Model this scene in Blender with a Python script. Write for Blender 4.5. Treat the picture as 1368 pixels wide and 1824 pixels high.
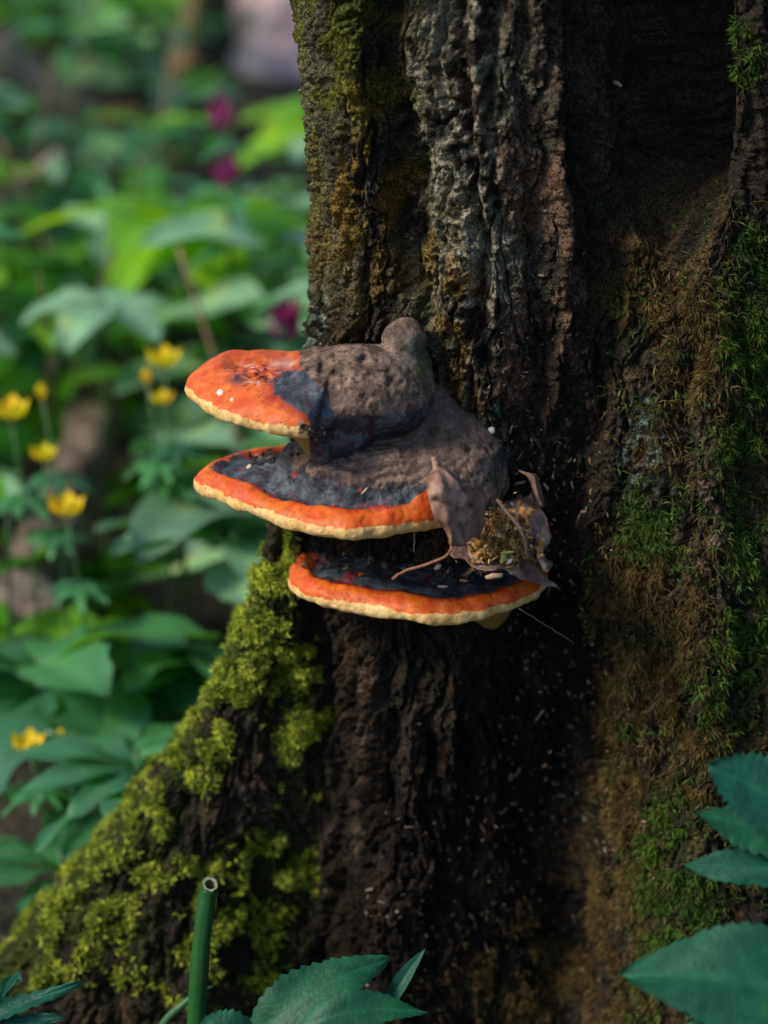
import bpy, math, random
import numpy as np
from mathutils import Vector, Matrix

for o in list(bpy.data.objects):
    bpy.data.objects.remove(o)
SC = bpy.context.scene
COL = SC.collection
R = math.radians
random.seed(7)
RNG = np.random.default_rng(7)

# ------------------------------------------------------------------ camera
PITCH = R(20.0)
DIST = 1.35
ZC = 0.38                      # height of the picture centre where it meets y = 0
W, H = 1368.0, 1824.0
SENSOR, LENS = 36.0, 81.0
CAM = np.array([0.0, -DIST * math.cos(PITCH), ZC + DIST * math.sin(PITCH)])
FWD = np.array([0.0, math.cos(PITCH), -math.sin(PITCH)])
UPV = np.array([0.0, math.sin(PITCH), math.cos(PITCH)])
RGT = np.array([1.0, 0.0, 0.0])
PX = SENSOR / LENS / H
cam_data = bpy.data.cameras.new('camera')
cam = bpy.data.objects.new('camera', cam_data)
COL.objects.link(cam)
cam.location = CAM
cam.rotation_euler = (math.pi / 2 - PITCH, 0, 0)
cam_data.sensor_fit = 'VERTICAL'
cam_data.sensor_height = SENSOR
cam_data.lens = LENS
cam_data.clip_start = 0.02
cam_data.clip_end = 200
cam_data.dof.use_dof = True
cam_data.dof.focus_distance = 1.31
cam_data.dof.aperture_fstop = 3.2
SC.camera = cam

# ------------------------------------------------------------------ light
SUN = np.array([-0.71, -0.30, 0.64]); SUN /= np.linalg.norm(SUN)
world = bpy.data.worlds.new('World'); SC.world = world
world.use_nodes = True
wn = world.node_tree.nodes; wl = world.node_tree.links
sky = wn.new('ShaderNodeTexSky'); sky.sky_type = 'NISHITA'; sky.sun_disc = False; sky.ozone_density = 3.0
sky.sun_elevation = math.asin(SUN[2]); sky.sun_rotation = math.atan2(SUN[0], SUN[1])
wn['Background'].inputs['Strength'].default_value = 0.125
wl.new(sky.outputs[0], wn['Background'].inputs['Color'])
sd = bpy.data.lights.new('sun', 'SUN'); sd.energy = 3.3; sd.angle = R(16); sd.color = (1.0, 0.91, 0.76)
sun = bpy.data.objects.new('sun', sd); COL.objects.link(sun)
sun.rotation_euler = Vector(-SUN).to_track_quat('-Z', 'Y').to_euler()
sun.location = (-3, -2, 4)
vs = SC.view_settings
vs.view_transform = 'Standard'; vs.look = 'None'; vs.exposure = 0.35; vs.gamma = 1.0; vs.use_curve_mapping = False
SC.cycles.use_denoising = True
SC.cycles.max_bounces = 6

# ------------------------------------------------------------------ pixel helpers
def ray(px, py):
    return FWD + RGT * ((px - W / 2) * PX) - UPV * ((py - H / 2) * PX)
def on_y(px, py, y):
    d = ray(px, py); return CAM + d * ((y - CAM[1]) / d[1])
def on_z(px, py, z):
    d = ray(px, py); return CAM + d * ((z - CAM[2]) / d[2])
def project(P):
    q = P - CAM
    dep = q @ FWD
    return (q @ RGT) / dep / PX + W / 2, H / 2 - (q @ UPV) / dep / PX

# ------------------------------------------------------------------ noise
_perm = np.random.default_rng(3).permutation(256)
_perm = np.concatenate([_perm, _perm, _perm])
_g = np.random.default_rng(5).normal(size=(256, 3)); _g /= np.linalg.norm(_g, axis=1)[:, None]
_gf = _g.astype(np.float32)
def pn(p):
    p = np.asarray(p, dtype=np.float32)
    if len(p) > 150000:
        return np.concatenate([pn(p[k:k + 120000]) for k in range(0, len(p), 120000)])
    i = np.floor(p).astype(np.int32); f = p - i
    u = f * f * f * (f * (f * 6 - 15) + 10)
    i &= 255
    fx, fy, fz = np.ascontiguousarray(f.T); ux, uy, uz = np.ascontiguousarray(u.T); ix, iy, iz = np.ascontiguousarray(i.T)
    def dot(h, x, y, z):
        g = _gf[h]; return g[:, 0] * x + g[:, 1] * y + g[:, 2] * z
    res = []
    for dx in (0, 1):
        a = _perm[ix + dx]; ry = []
        for dy in (0, 1):
            b = _perm[a + iy + dy] + iz
            v0 = dot(_perm[b], fx - dx, fy - dy, fz); v1 = dot(_perm[b + 1], fx - dx, fy - dy, fz - 1)
            ry.append(v0 + uz * (v1 - v0))
        res.append(ry[0] + uy * (ry[1] - ry[0]))
    return (res[0] + ux * (res[1] - res[0])) * 1.5
def fbm(p, o=3, gain=0.5):
    s = 0; a = 1.0; p = np.asarray(p)
    for k in range(o):
        s = s + a * pn(p * (2.03 ** k) + 17.3 * k); a *= gain
    return s
def sstep(a, b, x):
    t = np.clip((x - a) / (b - a), 0, 1); return t * t * (3 - 2 * t)
def mixc(c, d, t):
    t = np.asarray(t)[:, None]; return c * (1 - t) + np.asarray(d) * t

# ------------------------------------------------------------------ mesh helpers
def mesh_np(name, V, F, col=None, smooth=True):
    V = np.asarray(V, dtype=np.float32); F = np.asarray(F, dtype=np.int32)
    n = F.shape[1]
    me = bpy.data.meshes.new(name)
    me.vertices.add(len(V)); me.vertices.foreach_set('co', V.ravel())
    me.loops.add(F.size); me.loops.foreach_set('vertex_index', F.ravel())
    me.polygons.add(len(F)); me.polygons.foreach_set('loop_start', np.arange(0, F.size, n, dtype=np.int32))
    me.update(calc_edges=True)
    me.polygons.foreach_set('use_smooth', np.full(len(F), smooth))
    if col is not None:
        a = me.color_attributes.new('Col', 'FLOAT_COLOR', 'POINT')
        c = np.ones((len(V), 4), dtype=np.float32); c[:, :3] = col
        a.data.foreach_set('color', c.ravel())
    me.update()
    return me
def obj(name, me, mat, parent=None, loc=None):
    o = bpy.data.objects.new(name, me); COL.objects.link(o)
    if mat is not None and me is not None and not me.materials: me.materials.append(mat)
    if parent is not None: o.parent = parent
    if loc is not None: o.location = loc
    return o
def empty(name, loc=(0, 0, 0), rz=0.0):
    o = bpy.data.objects.new(name, None); COL.objects.link(o)
    o.location = loc; o.rotation_euler = (0, 0, rz); o.empty_display_size = 0.02
    return o
def tag(o, label=None, cat=None, group=None, kind=None):
    if label: o['label'] = label
    if cat: o['category'] = cat
    if group: o['group'] = group
    if kind: o['kind'] = kind
    return o
def grid_faces(nu, nv, wrap=False):
    i = np.arange(nu - 1 if not wrap else nu)[:, None]; j = np.arange(nv - 1)[None, :]
    a = i * nv + j; b = ((i + 1) % nu) * nv + j
    return np.stack([a, b, b + 1, a + 1], -1).reshape(-1, 4)
def tube(path, rad, n=8, cap=True):
    P = np.asarray(path, float); m = len(P); rad = np.broadcast_to(np.asarray(rad, float), (m,))
    T = np.gradient(P, axis=0); T /= np.linalg.norm(T, axis=1)[:, None] + 1e-12
    ref = np.array([0.0, 1.0, 0.01]) if abs(T[0][1]) < 0.8 else np.array([1.0, 0, 0.01])
    V = []
    for k in range(m):
        a = np.cross(T[k], ref); a /= np.linalg.norm(a); b = np.cross(T[k], a)
        ang = np.arange(n) * 2 * np.pi / n
        V.append(P[k] + rad[k] * (np.cos(ang)[:, None] * a + np.sin(ang)[:, None] * b))
    V = np.concatenate(V)
    F = []
    for k in range(m - 1):
        for q in range(n):
            F.append((k * n + q, k * n + (q + 1) % n, (k + 1) * n + (q + 1) % n, (k + 1) * n + q))
    if cap:
        V = np.concatenate([V, P[:1], P[-1:]])
        c0, c1 = m * n, m * n + 1
        for q in range(n):
            F.append((c0, (q + 1) % n, q, q)); F.append((c1, (m - 1) * n + q, (m - 1) * n + (q + 1) % n, (m - 1) * n + (q + 1) % n))
    return V, F
def mesh_tube(name, path, rad, n=8, col=None):
    V, F = tube(path, rad, n)
    me = bpy.data.meshes.new(name)
    me.from_pydata([tuple(v) for v in V], [], [tuple(dict.fromkeys(f)) for f in F]); me.update()
    for p in me.polygons: p.use_smooth = True
    if col is not None:
        a = me.color_attributes.new('Col', 'FLOAT_COLOR', 'POINT')
        c = np.ones((len(V), 4), dtype=np.float32); c[:, :3] = col
        a.data.foreach_set('color', c.ravel())
    return me
def catmull(P, n):
    P = np.asarray(P, float); m = len(P)
    t = np.linspace(0, m - 1, n); i = np.clip(t.astype(int), 0, m - 2); f = (t - i)[:, None]
    Q = np.concatenate([[2 * P[0] - P[1]], P, [2 * P[-1] - P[-2]]])
    a, b, c, d = Q[i], Q[i + 1], Q[i + 2], Q[i + 3]
    return 0.5 * (2 * b + (c - a) * f + (2 * a - 5 * b + 4 * c - d) * f * f + (3 * b - 3 * c + d - a) * f ** 3)

# ------------------------------------------------------------------ materials
def mat_new(name):
    m = bpy.data.materials.new(name); m.use_nodes = True
    nt = m.node_tree; b = nt.nodes['Principled BSDF']
    return m, nt, b
def mat_col(name, rough=0.8, spec=0.3, bumps=(), coords='Object', var=0.0, var_scale=200.0, var2=0.0):
    """Vertex colour, varied by fine noise, with fine relief."""
    m, nt, b = mat_new(name); N, L = nt.nodes, nt.links
    at = N.new('ShaderNodeAttribute'); at.attribute_name = 'Col'
    tc = N.new('ShaderNodeTexCoord')
    src = at.outputs['Color']
    if var:
        nz = N.new('ShaderNodeTexNoise'); nz.inputs['Scale'].default_value = var_scale; nz.inputs['Detail'].default_value = 4
        L.new(tc.outputs[coords], nz.inputs['Vector'])
        mr = N.new('ShaderNodeMapRange'); mr.inputs['From Min'].default_value = 0.3; mr.inputs['From Max'].default_value = 0.7
        mr.inputs['To Min'].default_value = 1 - var; mr.inputs['To Max'].default_value = 1 + var
        L.new(nz.outputs['Fac'], mr.inputs['Value'])
        mx = N.new('ShaderNodeMix'); mx.data_type = 'RGBA'; mx.blend_type = 'MULTIPLY'; mx.inputs['Factor'].default_value = 1
        L.new(src, mx.inputs[6]); L.new(mr.outputs[0], mx.inputs[7]); src = mx.outputs[2]
    if var2:
        nz = N.new('ShaderNodeTexNoise'); nz.inputs['Scale'].default_value = var_scale * 2.6; nz.inputs['Detail'].default_value = 2
        L.new(tc.outputs[coords], nz.inputs['Vector'])
        mr = N.new('ShaderNodeMapRange'); mr.inputs['From Min'].default_value = 0.38; mr.inputs['From Max'].default_value = 0.68
        mr.inputs['To Min'].default_value = 1 - var2; mr.inputs['To Max'].default_value = 1 + var2 * 1.3
        L.new(nz.outputs['Fac'], mr.inputs['Value'])
        mx = N.new('ShaderNodeMix'); mx.data_type = 'RGBA'; mx.blend_type = 'MULTIPLY'; mx.inputs['Factor'].default_value = 1
        L.new(src, mx.inputs[6]); L.new(mr.outputs[0], mx.inputs[7]); src = mx.outputs[2]
    L.new(src, b.inputs['Base Color'])
    b.inputs['Roughness'].default_value = rough
    b.inputs['Specular IOR Level'].default_value = spec
    prev = None
    for sc, dist in bumps:
        nz = N.new('ShaderNodeTexNoise'); nz.inputs['Scale'].default_value = sc; nz.inputs['Detail'].default_value = 5
        nz.inputs['Roughness'].default_value = 0.6
        L.new(tc.outputs[coords], nz.inputs['Vector'])
        bp = N.new('ShaderNodeBump'); bp.inputs['Strength'].default_value = 1.0; bp.inputs['Distance'].default_value = dist
        L.new(nz.outputs['Fac'], bp.inputs['Height'])
        if prev: L.new(prev, bp.inputs['Normal'])
        prev = bp.outputs[0]
    if prev: L.new(prev, b.inputs['Normal'])
    return m
def mat_leaf(name, base, trans, rough=0.42, tmix=0.35, spec=0.5, var=0.35, bump=0.0006, bscale=140):
    """Leaf: glossy upper skin over a translucent blade; tint varies per object."""
    m, nt, b = mat_new(name); N, L = nt.nodes, nt.links
    at = N.new('ShaderNodeAttribute'); at.attribute_name = 'Col'
    oi = N.new('ShaderNodeObjectInfo')
    def tint(c):
        rgb = N.new('ShaderNodeRGB'); rgb.outputs[0].default_value = (*c, 1)
        hs = N.new('ShaderNodeHueSaturation')
        mr = N.new('ShaderNodeMapRange'); mr.inputs['To Min'].default_value = 1 - var; mr.inputs['To Max'].default_value = 1 + var
        L.new(oi.outputs['Random'], mr.inputs['Value']); L.new(mr.outputs[0], hs.inputs['Value'])
        mr2 = N.new('ShaderNodeMapRange'); mr2.inputs['To Min'].default_value = 0.525; mr2.inputs['To Max'].default_value = 0.475
        L.new(oi.outputs['Random'], mr2.inputs['Value']); L.new(mr2.outputs[0], hs.inputs['Hue'])
        L.new(rgb.outputs[0], hs.inputs['Color'])
        mx = N.new('ShaderNodeMix'); mx.data_type = 'RGBA'; mx.blend_type = 'MULTIPLY'; mx.inputs['Factor'].default_value = 1
        L.new(hs.outputs[0], mx.inputs[6]); L.new(at.outputs['Color'], mx.inputs[7])
        return mx.outputs[2]
    tcm = N.new('ShaderNodeTexCoord'); nm = N.new('ShaderNodeTexNoise'); nm.inputs['Scale'].default_value = bscale * .22; nm.inputs['Detail'].default_value = 6
    L.new(tcm.outputs['Object'], nm.inputs['Vector'])
    rp = N.new('ShaderNodeValToRGB'); L.new(nm.outputs['Fac'], rp.inputs[0])
    e = rp.color_ramp.elements; e[0].position = .30; e[0].color = (.62, .66, .66, 1); e[1].position = .62; e[1].color = (1.15, 1.1, 1.0, 1)
    e2 = e.new(.70); e2.color = (1.7, 1.25, .8, 1)
    mm = N.new('ShaderNodeMix'); mm.data_type = 'RGBA'; mm.blend_type = 'MULTIPLY'; mm.inputs['Factor'].default_value = 1 if base != (1, 1, 1) else 0
    L.new(tint(base), mm.inputs[6]); L.new(rp.outputs[0], mm.inputs[7]); L.new(mm.outputs[2], b.inputs['Base Color'])
    b.inputs['Roughness'].default_value = rough; b.inputs['Specular IOR Level'].default_value = spec
    tc = N.new('ShaderNodeTexCoord')
    nz = N.new('ShaderNodeTexNoise'); nz.inputs['Scale'].default_value = bscale; nz.inputs['Detail'].default_value = 4
    L.new(tc.outputs['Object'], nz.inputs['Vector'])
    bp = N.new('ShaderNodeBump'); bp.inputs['Distance'].default_value = bump; L.new(nz.outputs['Fac'], bp.inputs['Height'])
    L.new(bp.outputs[0], b.inputs['Normal'])
    tr = N.new('ShaderNodeBsdfTranslucent'); L.new(tint(trans), tr.inputs['Color'])
    mx = N.new('ShaderNodeMixShader'); mx.inputs[0].default_value = tmix
    L.new(b.outputs[0], mx.inputs[1]); L.new(tr.outputs[0], mx.inputs[2])
    L.new(mx.outputs[0], N['Material Output'].inputs['Surface'])
    return m

M = {}
M['bark'] = mat_col('bark', 0.9, 0.12, ((300, 0.0036), (900, 0.0022)), var=0.6, var_scale=420, var2=0.65)
M['moss'] = mat_leaf('moss', (1, 1, 1), (1, 1, 1), 0.6, 0.3, 0.25, var=0.0)
M['fleck'] = mat_col('fleck', 0.7, 0.3)
M['orange'] = mat_col('orange_skin', 0.48, 0.4, ((420, 0.0004), (1500, 0.0002)), var=0.16, var_scale=200)
M['cream'] = mat_col('cream_flesh', 0.7, 0.25, ((600, 0.0005),), var=0.15, var_scale=300)
M['crust'] = mat_col('dark_crust', 0.55, 0.4, ((350, 0.0012), (1200, 0.0005)), var=0.4, var_scale=380)
M['oldcap'] = mat_col('old_cap', 0.85, 0.2, ((240, 0.0012), (900, 0.0007)), var=0.4, var_scale=420)
M['pore'] = mat_col('pore_flesh', 0.8, 0.2, ((1800, 0.0003),), var=0.15, var_scale=600)
M['dry'] = mat_col('dry_leaf', 0.6, 0.3, ((300, 0.0006), (1100, 0.0002)), var=0.3, var_scale=220)
M['chip'] = mat_col('chip', 0.75, 0.25, ((900, 0.0003),), var=0.25, var_scale=700)
M['twig'] = mat_col('twig', 0.7, 0.3, ((700, 0.0006),), var=0.3, var_scale=500)
M['log'] = mat_col('log', 0.8, 0.25, ((60, 0.006), (200, 0.003)), var=0.4, var_scale=40)
M['leaf'] = mat_leaf('herb_leaf', (0.060, 0.22, 0.095), (0.15, 0.50, 0.02), 0.38, 0.32, 0.9)
M['leaf_y'] = mat_leaf('bright_leaf', (0.10, 0.32, 0.02), (0.30, 0.62, 0.01), 0.42, 0.45, 0.5)
M['leaf_p'] = mat_leaf('pale_sheen_leaf', (0.22, 0.41, 0.25), (0.15, 0.45, 0.08), 0.34, 0.25, 1.0)  # whitish sky gloss on the leaves painted into the base colour
M['fleaf'] = mat_leaf('near_leaf', (0.010, 0.085, 0.050), (0.02, 0.14, 0.04), 0.5, 0.18, 0.3, var=0.12, bump=0.0005, bscale=420)
M['stem'] = mat_leaf('stem', (0.05, 0.14, 0.05), (0.1, 0.25, 0.03), 0.45, 0.1, 0.4)
M['petal_y'] = mat_leaf('yellow_petal', (0.85, 0.64, 0.015), (0.85, 0.68, 0.02), 0.5, 0.35, 0.3, var=0.08)
M['petal_p'] = mat_leaf('purple_petal', (0.42, 0.04, 0.20), (0.5, 0.06, 0.25), 0.5, 0.35, 0.3, var=0.1)
def mat_soil():
    m, nt, b = mat_new('soil'); N, L = nt.nodes, nt.links
    tc = N.new('ShaderNodeTexCoord')
    nz = N.new('ShaderNodeTexNoise'); nz.inputs['Scale'].default_value = 18; nz.inputs['Detail'].default_value = 8
    L.new(tc.outputs['Object'], nz.inputs['Vector'])
    cr = N.new('ShaderNodeValToRGB'); L.new(nz.outputs['Fac'], cr.inputs[0])
    cr.color_ramp.elements[0].position = 0.35; cr.color_ramp.elements[0].color = (0.012, 0.012, 0.009, 1)
    cr.color_ramp.elements[1].position = 0.7; cr.color_ramp.elements[1].color = (0.05, 0.035, 0.022, 1)
    L.new(cr.outputs[0], b.inputs['Base Color']); b.inputs['Roughness'].default_value = 0.9
    bp = N.new('ShaderNodeBump'); bp.inputs['Distance'].default_value = 0.02
    n2 = N.new('ShaderNodeTexNoise'); n2.inputs['Scale'].default_value = 60; n2.inputs['Detail'].default_value = 6
    L.new(tc.outputs['Object'], n2.inputs['Vector']); L.new(n2.outputs['Fac'], bp.inputs['Height']); L.new(bp.outputs[0], b.inputs['Normal'])
    return m
M['soil'] = mat_soil()

# ------------------------------------------------------------------ ground
def ground_z(x, y):
    x = np.atleast_1d(np.asarray(x, float)); y = np.atleast_1d(np.asarray(y, float))
    p = np.stack([x * 1.3, y * 1.3, np.zeros_like(x)], 1)
    return 0.20 * np.clip(y - 0.35, 0, 3.2) + 0.06 * np.clip(y - 3.55, 0, 60) + 0.035 * pn(p) * sstep(0.2, 1.0, np.hypot(x, y)) - 0.01
def gz(x, y): return float(ground_z(x, y)[0])
gx = np.concatenate([np.linspace(-40, -3, 20)[:-1], np.linspace(-3, 3, 90), np.linspace(3, 40, 20)[1:]])
gy = np.concatenate([np.linspace(-30, -2, 14)[:-1], np.linspace(-2, 6, 110), np.linspace(6, 60, 22)[1:]])
GX, GY = np.meshgrid(gx, gy, indexing='ij')
gV = np.stack([GX.ravel(), GY.ravel(), ground_z(GX.ravel(), GY.ravel())], 1)
tag(obj('forest_floor', mesh_np('forest_floor', gV, grid_faces(len(gx), len(gy))), M['soil']), kind='structure')

# ------------------------------------------------------------------ old tree: trunk
sil = np.array([(-600, 505), (-300, 515), (0, 528), (100, 538), (200, 546), (300, 553), (400, 557), (500, 554), (600, 546), (700, 540),
                (850, 522), (950, 494), (1050, 480), (1100, 466), (1150, 442), (1200, 425), (1300, 390), (1350, 350), (1400, 312), (1450, 265),
                (1500, 225), (1600, 150), (1700, 42), (1750, 0), (1824, -80), (2050, -260)], float)
rows = np.array([-600, -300, 0, 300, 600, 900, 1200, 1500, 1824, 2050], float)
#        A            V            B            C             D             E             F             G
ctrl = [[(565, .040), (615, .025), (690, .022), (850, .005), (1000, .010), (1150, .030), (1320, .020), (1480, .09)],
        [(565, .040), (615, .025), (690, .022), (850, .005), (1000, .010), (1150, .035), (1320, .020), (1480, .09)],
        [(565, .040), (615, .022), (695, .024), (850, .000), (1000, .008), (1160, .050), (1330, .018), (1490, .09)],
        [(582, .040), (640, .018), (712, .022), (850, -.006), (1000, .000), (1180, .040), (1330, .010), (1500, .08)],
        [(572, .040), (640, .016), (720, .014), (860, -.004), (1000, .003), (1150, .006), (1310, -.012), (1520, .06)],
        [(535, .042), (600, .024), (715, .006), (860, .004), (990, .012), (1110, -.008), (1300, -.030), (1560, .05)],
        [(480, .032), (572, .036), (680, .002), (860, .010), (1000, .030), (1100, -.004), (1300, -.040), (1610, .03)],
        [(390, .006), (560, .032), (690, -.008), (870, .008), (1000, .026), (1100, -.012), (1310, -.055), (1660, .01)],
        [(240, -.030), (530, .012), (690, -.022), (880, .000), (1000, .012), (1100, -.030), (1350, -.080), (1760, -.02)],
        [(120, -.06), (500, -.01), (690, -.045), (880, -.02), (1000, -.01), (1100, -.06), (1380, -.12), (1850, -.05)]]
ysil = np.interp(np.arange(-600, 2051, 10), rows, [.085, .085, .085, .082, .078, .07, .05, .04, .02, .0])
rr = np.arange(-600, 2051, 10.0)
pts = []            # per rr: 14 control points (x, y)
rz_ = np.array([on_y(684, r_, 0)[2] for r_ in rr])
cpx = np.array([[p[0] for p in c] for c in ctrl]); cy_ = np.array([[p[1] for p in c] for c in ctrl])
for k, r_ in enumerate(rr):
    L_ = on_y(np.interp(r_, sil[:, 0], sil[:, 1]), r_, ysil[k])
    row = [(L_[0], L_[1])]
    for j in range(8):
        px_ = np.interp(r_, rows, cpx[:, j]); y_ = np.interp(r_, rows, cy_[:, j])
        row.append((on_y(px_, r_, y_)[0], y_))
    gxx = row[-1][0]; lx = row[0][0]
    row += [(gxx + .02, .20), (gxx - .03, .34), (.20, .43), (.06, .42), (max(lx + .08, -0.02), .32), (lx + .035 if lx > -.1 else lx * .6, .19)]
    pts.append(row)
pts = np.array(pts)                                   # rr x 15 x 2
ker = np.exp(-0.5 * (np.arange(-8, 9) / 3.5) ** 2); ker /= ker.sum()
padp = np.concatenate([np.repeat(pts[:1], 8, 0), pts, np.repeat(pts[-1:], 8, 0)])
pts = sum(ker[q] * padp[q:q + len(pts)] for q in range(17))
NC = 15
segn = [88, 62, 72, 88, 84, 84, 84, 44, 16, 10, 10, 10, 10, 14, 44]
us = np.concatenate([i + np.arange(n) / n for i, n in enumerate(segn)])
zs = np.concatenate([np.linspace(-.06, .70, 860), np.linspace(.70, 2.6, 120)[1:]])
order = np.argsort(rz_)
def ctrl_at(z):
    out = np.empty((len(z), NC, 2))
    for j in range(NC):
        for c in range(2):
            out[:, j, c] = np.interp(z, rz_[order], pts[order, j, c])
    return out
CT = ctrl_at(np.clip(zs, -.06, .9))
i0 = us.astype(int); f = (us - i0)[None, :, None]
g = lambda k: CT[:, (i0 + k) % NC]
a, b, c, d = g(-1), g(0), g(1), g(2)
XY = 0.5 * (2 * b + (c - a) * f + (2 * a - 5 * b + 4 * c - d) * f * f + (3 * b - 3 * c + d - a) * f ** 3)
NZ, NU = XY.shape[:2]
P = np.concatenate([XY, np.broadcast_to(zs[:, None, None], (NZ, NU, 1))], -1)
Tn = np.roll(XY, -1, 1) - np.roll(XY, 1, 1)
nrm = np.stack([Tn[..., 1], -Tn[..., 0]], -1); nrm /= np.linalg.norm(nrm, axis=-1)[..., None] + 1e-9
Pf = P.reshape(-1, 3); nf = nrm.reshape(-1, 2)
if np.mean((Pf[:, :2] - Pf[:, :2].mean(0)) * nf) < 0: nf = -nf
tpx, tpy = project(Pf)
front = sstep(0.25, -0.15, nf[:, 1])
# furrows and ribs seen on the trunk, as lines (picture position, width in px, depth in mm; negative depth = rib)
LINES = [
    ([(698, -60), (704, 75), (704, 130), (715, 197), (722, 296), (728, 362), (732, 460), (745, 510), (757, 570)], 15, 13),
    ([(580, -40), (586, 140), (604, 230), (600, 300), (588, 395), (580, 520), (575, 620)], 8, 7),
    ([(640, 330), (646, 470), (632, 600)], 7, 4),
    ([(660, -40), (655, 90), (668, 200)], 9, 3),
    ([(816, -60), (826, 92), (836, 165), (838, 280), (854, 330), (862, 428), (856, 520), (868, 640)], 9, 9),
    ([(878, -40), (886, 120), (872, 210), (874, 330), (905, 420)], 8, 7),
    ([(750, 280), (756, 360), (744, 420)], 8, 5), ([(790, 400), (796, 470), (760, 540)], 7, 5),
    ([(940, -40), (930, 150), (940, 300), (955, 450), (960, 600), (950, 760)], 12, 7),
    ([(1030, -60), (1036, 100), (1045, 300), (1060, 450), (1080, 640), (1050, 800), (1010, 960)], 20, 10),
    ([(1200, 40), (1215, 170), (1200, 290)], 66, 44),
    ([(1230, -80), (1260, 20)], 60, 14),
    ([(1290, 300), (1330, 420), (1368, 480)], 45, 10),
    ([(1225, 640), (1215, 760), (1205, 880), (1230, 960)], 14, 9),
    ([(1330, 860), (1340, 950)], 22, 10), ([(1190, 1180), (1200, 1300), (1160, 1400)], 22, 8),
    ([(985, 1080), (1010, 1200), (1040, 1330), (1020, 1500), (1000, 1700)], 40, 16),
    ([(950, 1130), (930, 1300), (950, 1500)], 24, 8),
    ([(566, 1090), (574, 1250), (570, 1400), (556, 1560)], 9, 12),
    ([(625, 1110), (620, 1250), (610, 1400), (600, 1560), (575, 1720)], 10, 7),
    ([(690, 1180), (700, 1300), (690, 1450), (660, 1560)], 14, 6),
    ([(760, 1130), (752, 1260), (780, 1370)], 12, 5), ([(830, 1320), (850, 1450), (830, 1560)], 14, 5),
    ([(500, 1200), (490, 1330), (520, 1440), (545, 1640)], 14, 12),
    ([(420, 1450), (370, 1560), (330, 1720)], 14, 8), ([(330, 1440), (260, 1560), (170, 1700)], 10, 6),
    ([(460, 1480), (470, 1600), (440, 1740)], 18, 8),
    # ribs
    ([(765, -50), (770, 150), (790, 300), (800, 420), (830, 560)], 26, -8),
    ([(850, -50), (858, 130), (853, 240), (868, 400), (880, 560)], 9, -6),
    ([(620, -50), (625, 150), (640, 300), (660, 420)], 26, -5),
    ([(985, 120), (993, 260), (1006, 420), (1004, 560), (975, 700), (960, 850)], 9, -8),
    ([(1054, 160), (1078, 308), (1119, 427), (1200, 480), (1260, 560)], 16, -9),
    ([(1062, 900), (1040, 980), (1010, 1050)], 12, -9),
    ([(1256, 700), (1275, 800), (1290, 860)], 22, -7),
    ([(655, 1120), (660, 1240), (650, 1400), (640, 1440)], 8, -5), ([(598, 1170), (590, 1330), (597, 1420), (580, 1600)], 6, -5),
    ([(700, 1610), (760, 1550)], 10, -4), ([(790, 1130), (800, 1250), (805, 1400)], 8, -3),
    ([(525, 960), (530, 1080), (545, 1200)], 7, -4),
]
def seg_dist(px, py, line):
    best = np.full(px.shape, 1e9)
    for (x0, y0), (x1, y1) in zip(line[:-1], line[1:]):
        dx, dy = x1 - x0, y1 - y0
        t = np.clip(((px - x0) * dx + (py - y0) * dy) / (dx * dx + dy * dy), 0, 1)
        best = np.minimum(best, np.hypot(px - x0 - t * dx, py - y0 - t * dy))
    return best
wob = np.stack([Pf[:, 0] * 25, Pf[:, 1] * 25, Pf[:, 2] * 25], 1)
wx = tpx + 16 * fbm(wob, 3); wy = tpy + 16 * fbm(wob + 40, 2)
disp = np.zeros(len(Pf))
vis = (front > 0.01) & (tpy > -250) & (tpy < 2000)
iv = np.where(vis)[0]
for line, wpx, dep in LINES:
    xs = [p[0] for p in line]; ys = [p[1] for p in line]
    m_ = iv[(wx[iv] > min(xs) - 4 * wpx) & (wx[iv] < max(xs) + 4 * wpx) & (wy[iv] > min(ys) - 4 * wpx) & (wy[iv] < max(ys) + 4 * wpx)]
    dd = seg_dist(wx[m_], wy[m_], line)
    disp[m_] -= front[m_] * dep * 0.001 * np.exp(-0.5 * (dd / wpx) ** 2)
Q = Pf + 0.012 * np.stack([fbm(Pf * 22, 2), fbm(Pf * 22 + 9, 2), fbm(Pf * 10 + 5, 2)], 1)
str_ = lambda s, v: np.stack([Q[:, 0] * s, Q[:, 1] * s, Q[:, 2] * v], 1)
n1 = pn(str_(34, 5)); n2 = pn(str_(80, 14) + 7); n3 = pn(str_(190, 60) + 3)
crease = lambda n, w: np.exp(-(n / w) ** 2)
disp += 0.008 * fbm(str_(18, 4), 2) - 0.0055 * crease(n1, .10) - 0.0042 * crease(n2, .085) - 0.0018 * crease(n3, .15) - 0.0016 * crease(pn(str_(120, 110) + 57), .07)
disp += 0.0030 * fbm(Pf * 110 + 2, 3, .6) + 0.0018 * fbm(Pf * 400, 2, .7)
lump = pn(Pf * 150 + 31)
disp += 0.0022 * np.abs(lump)

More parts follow.
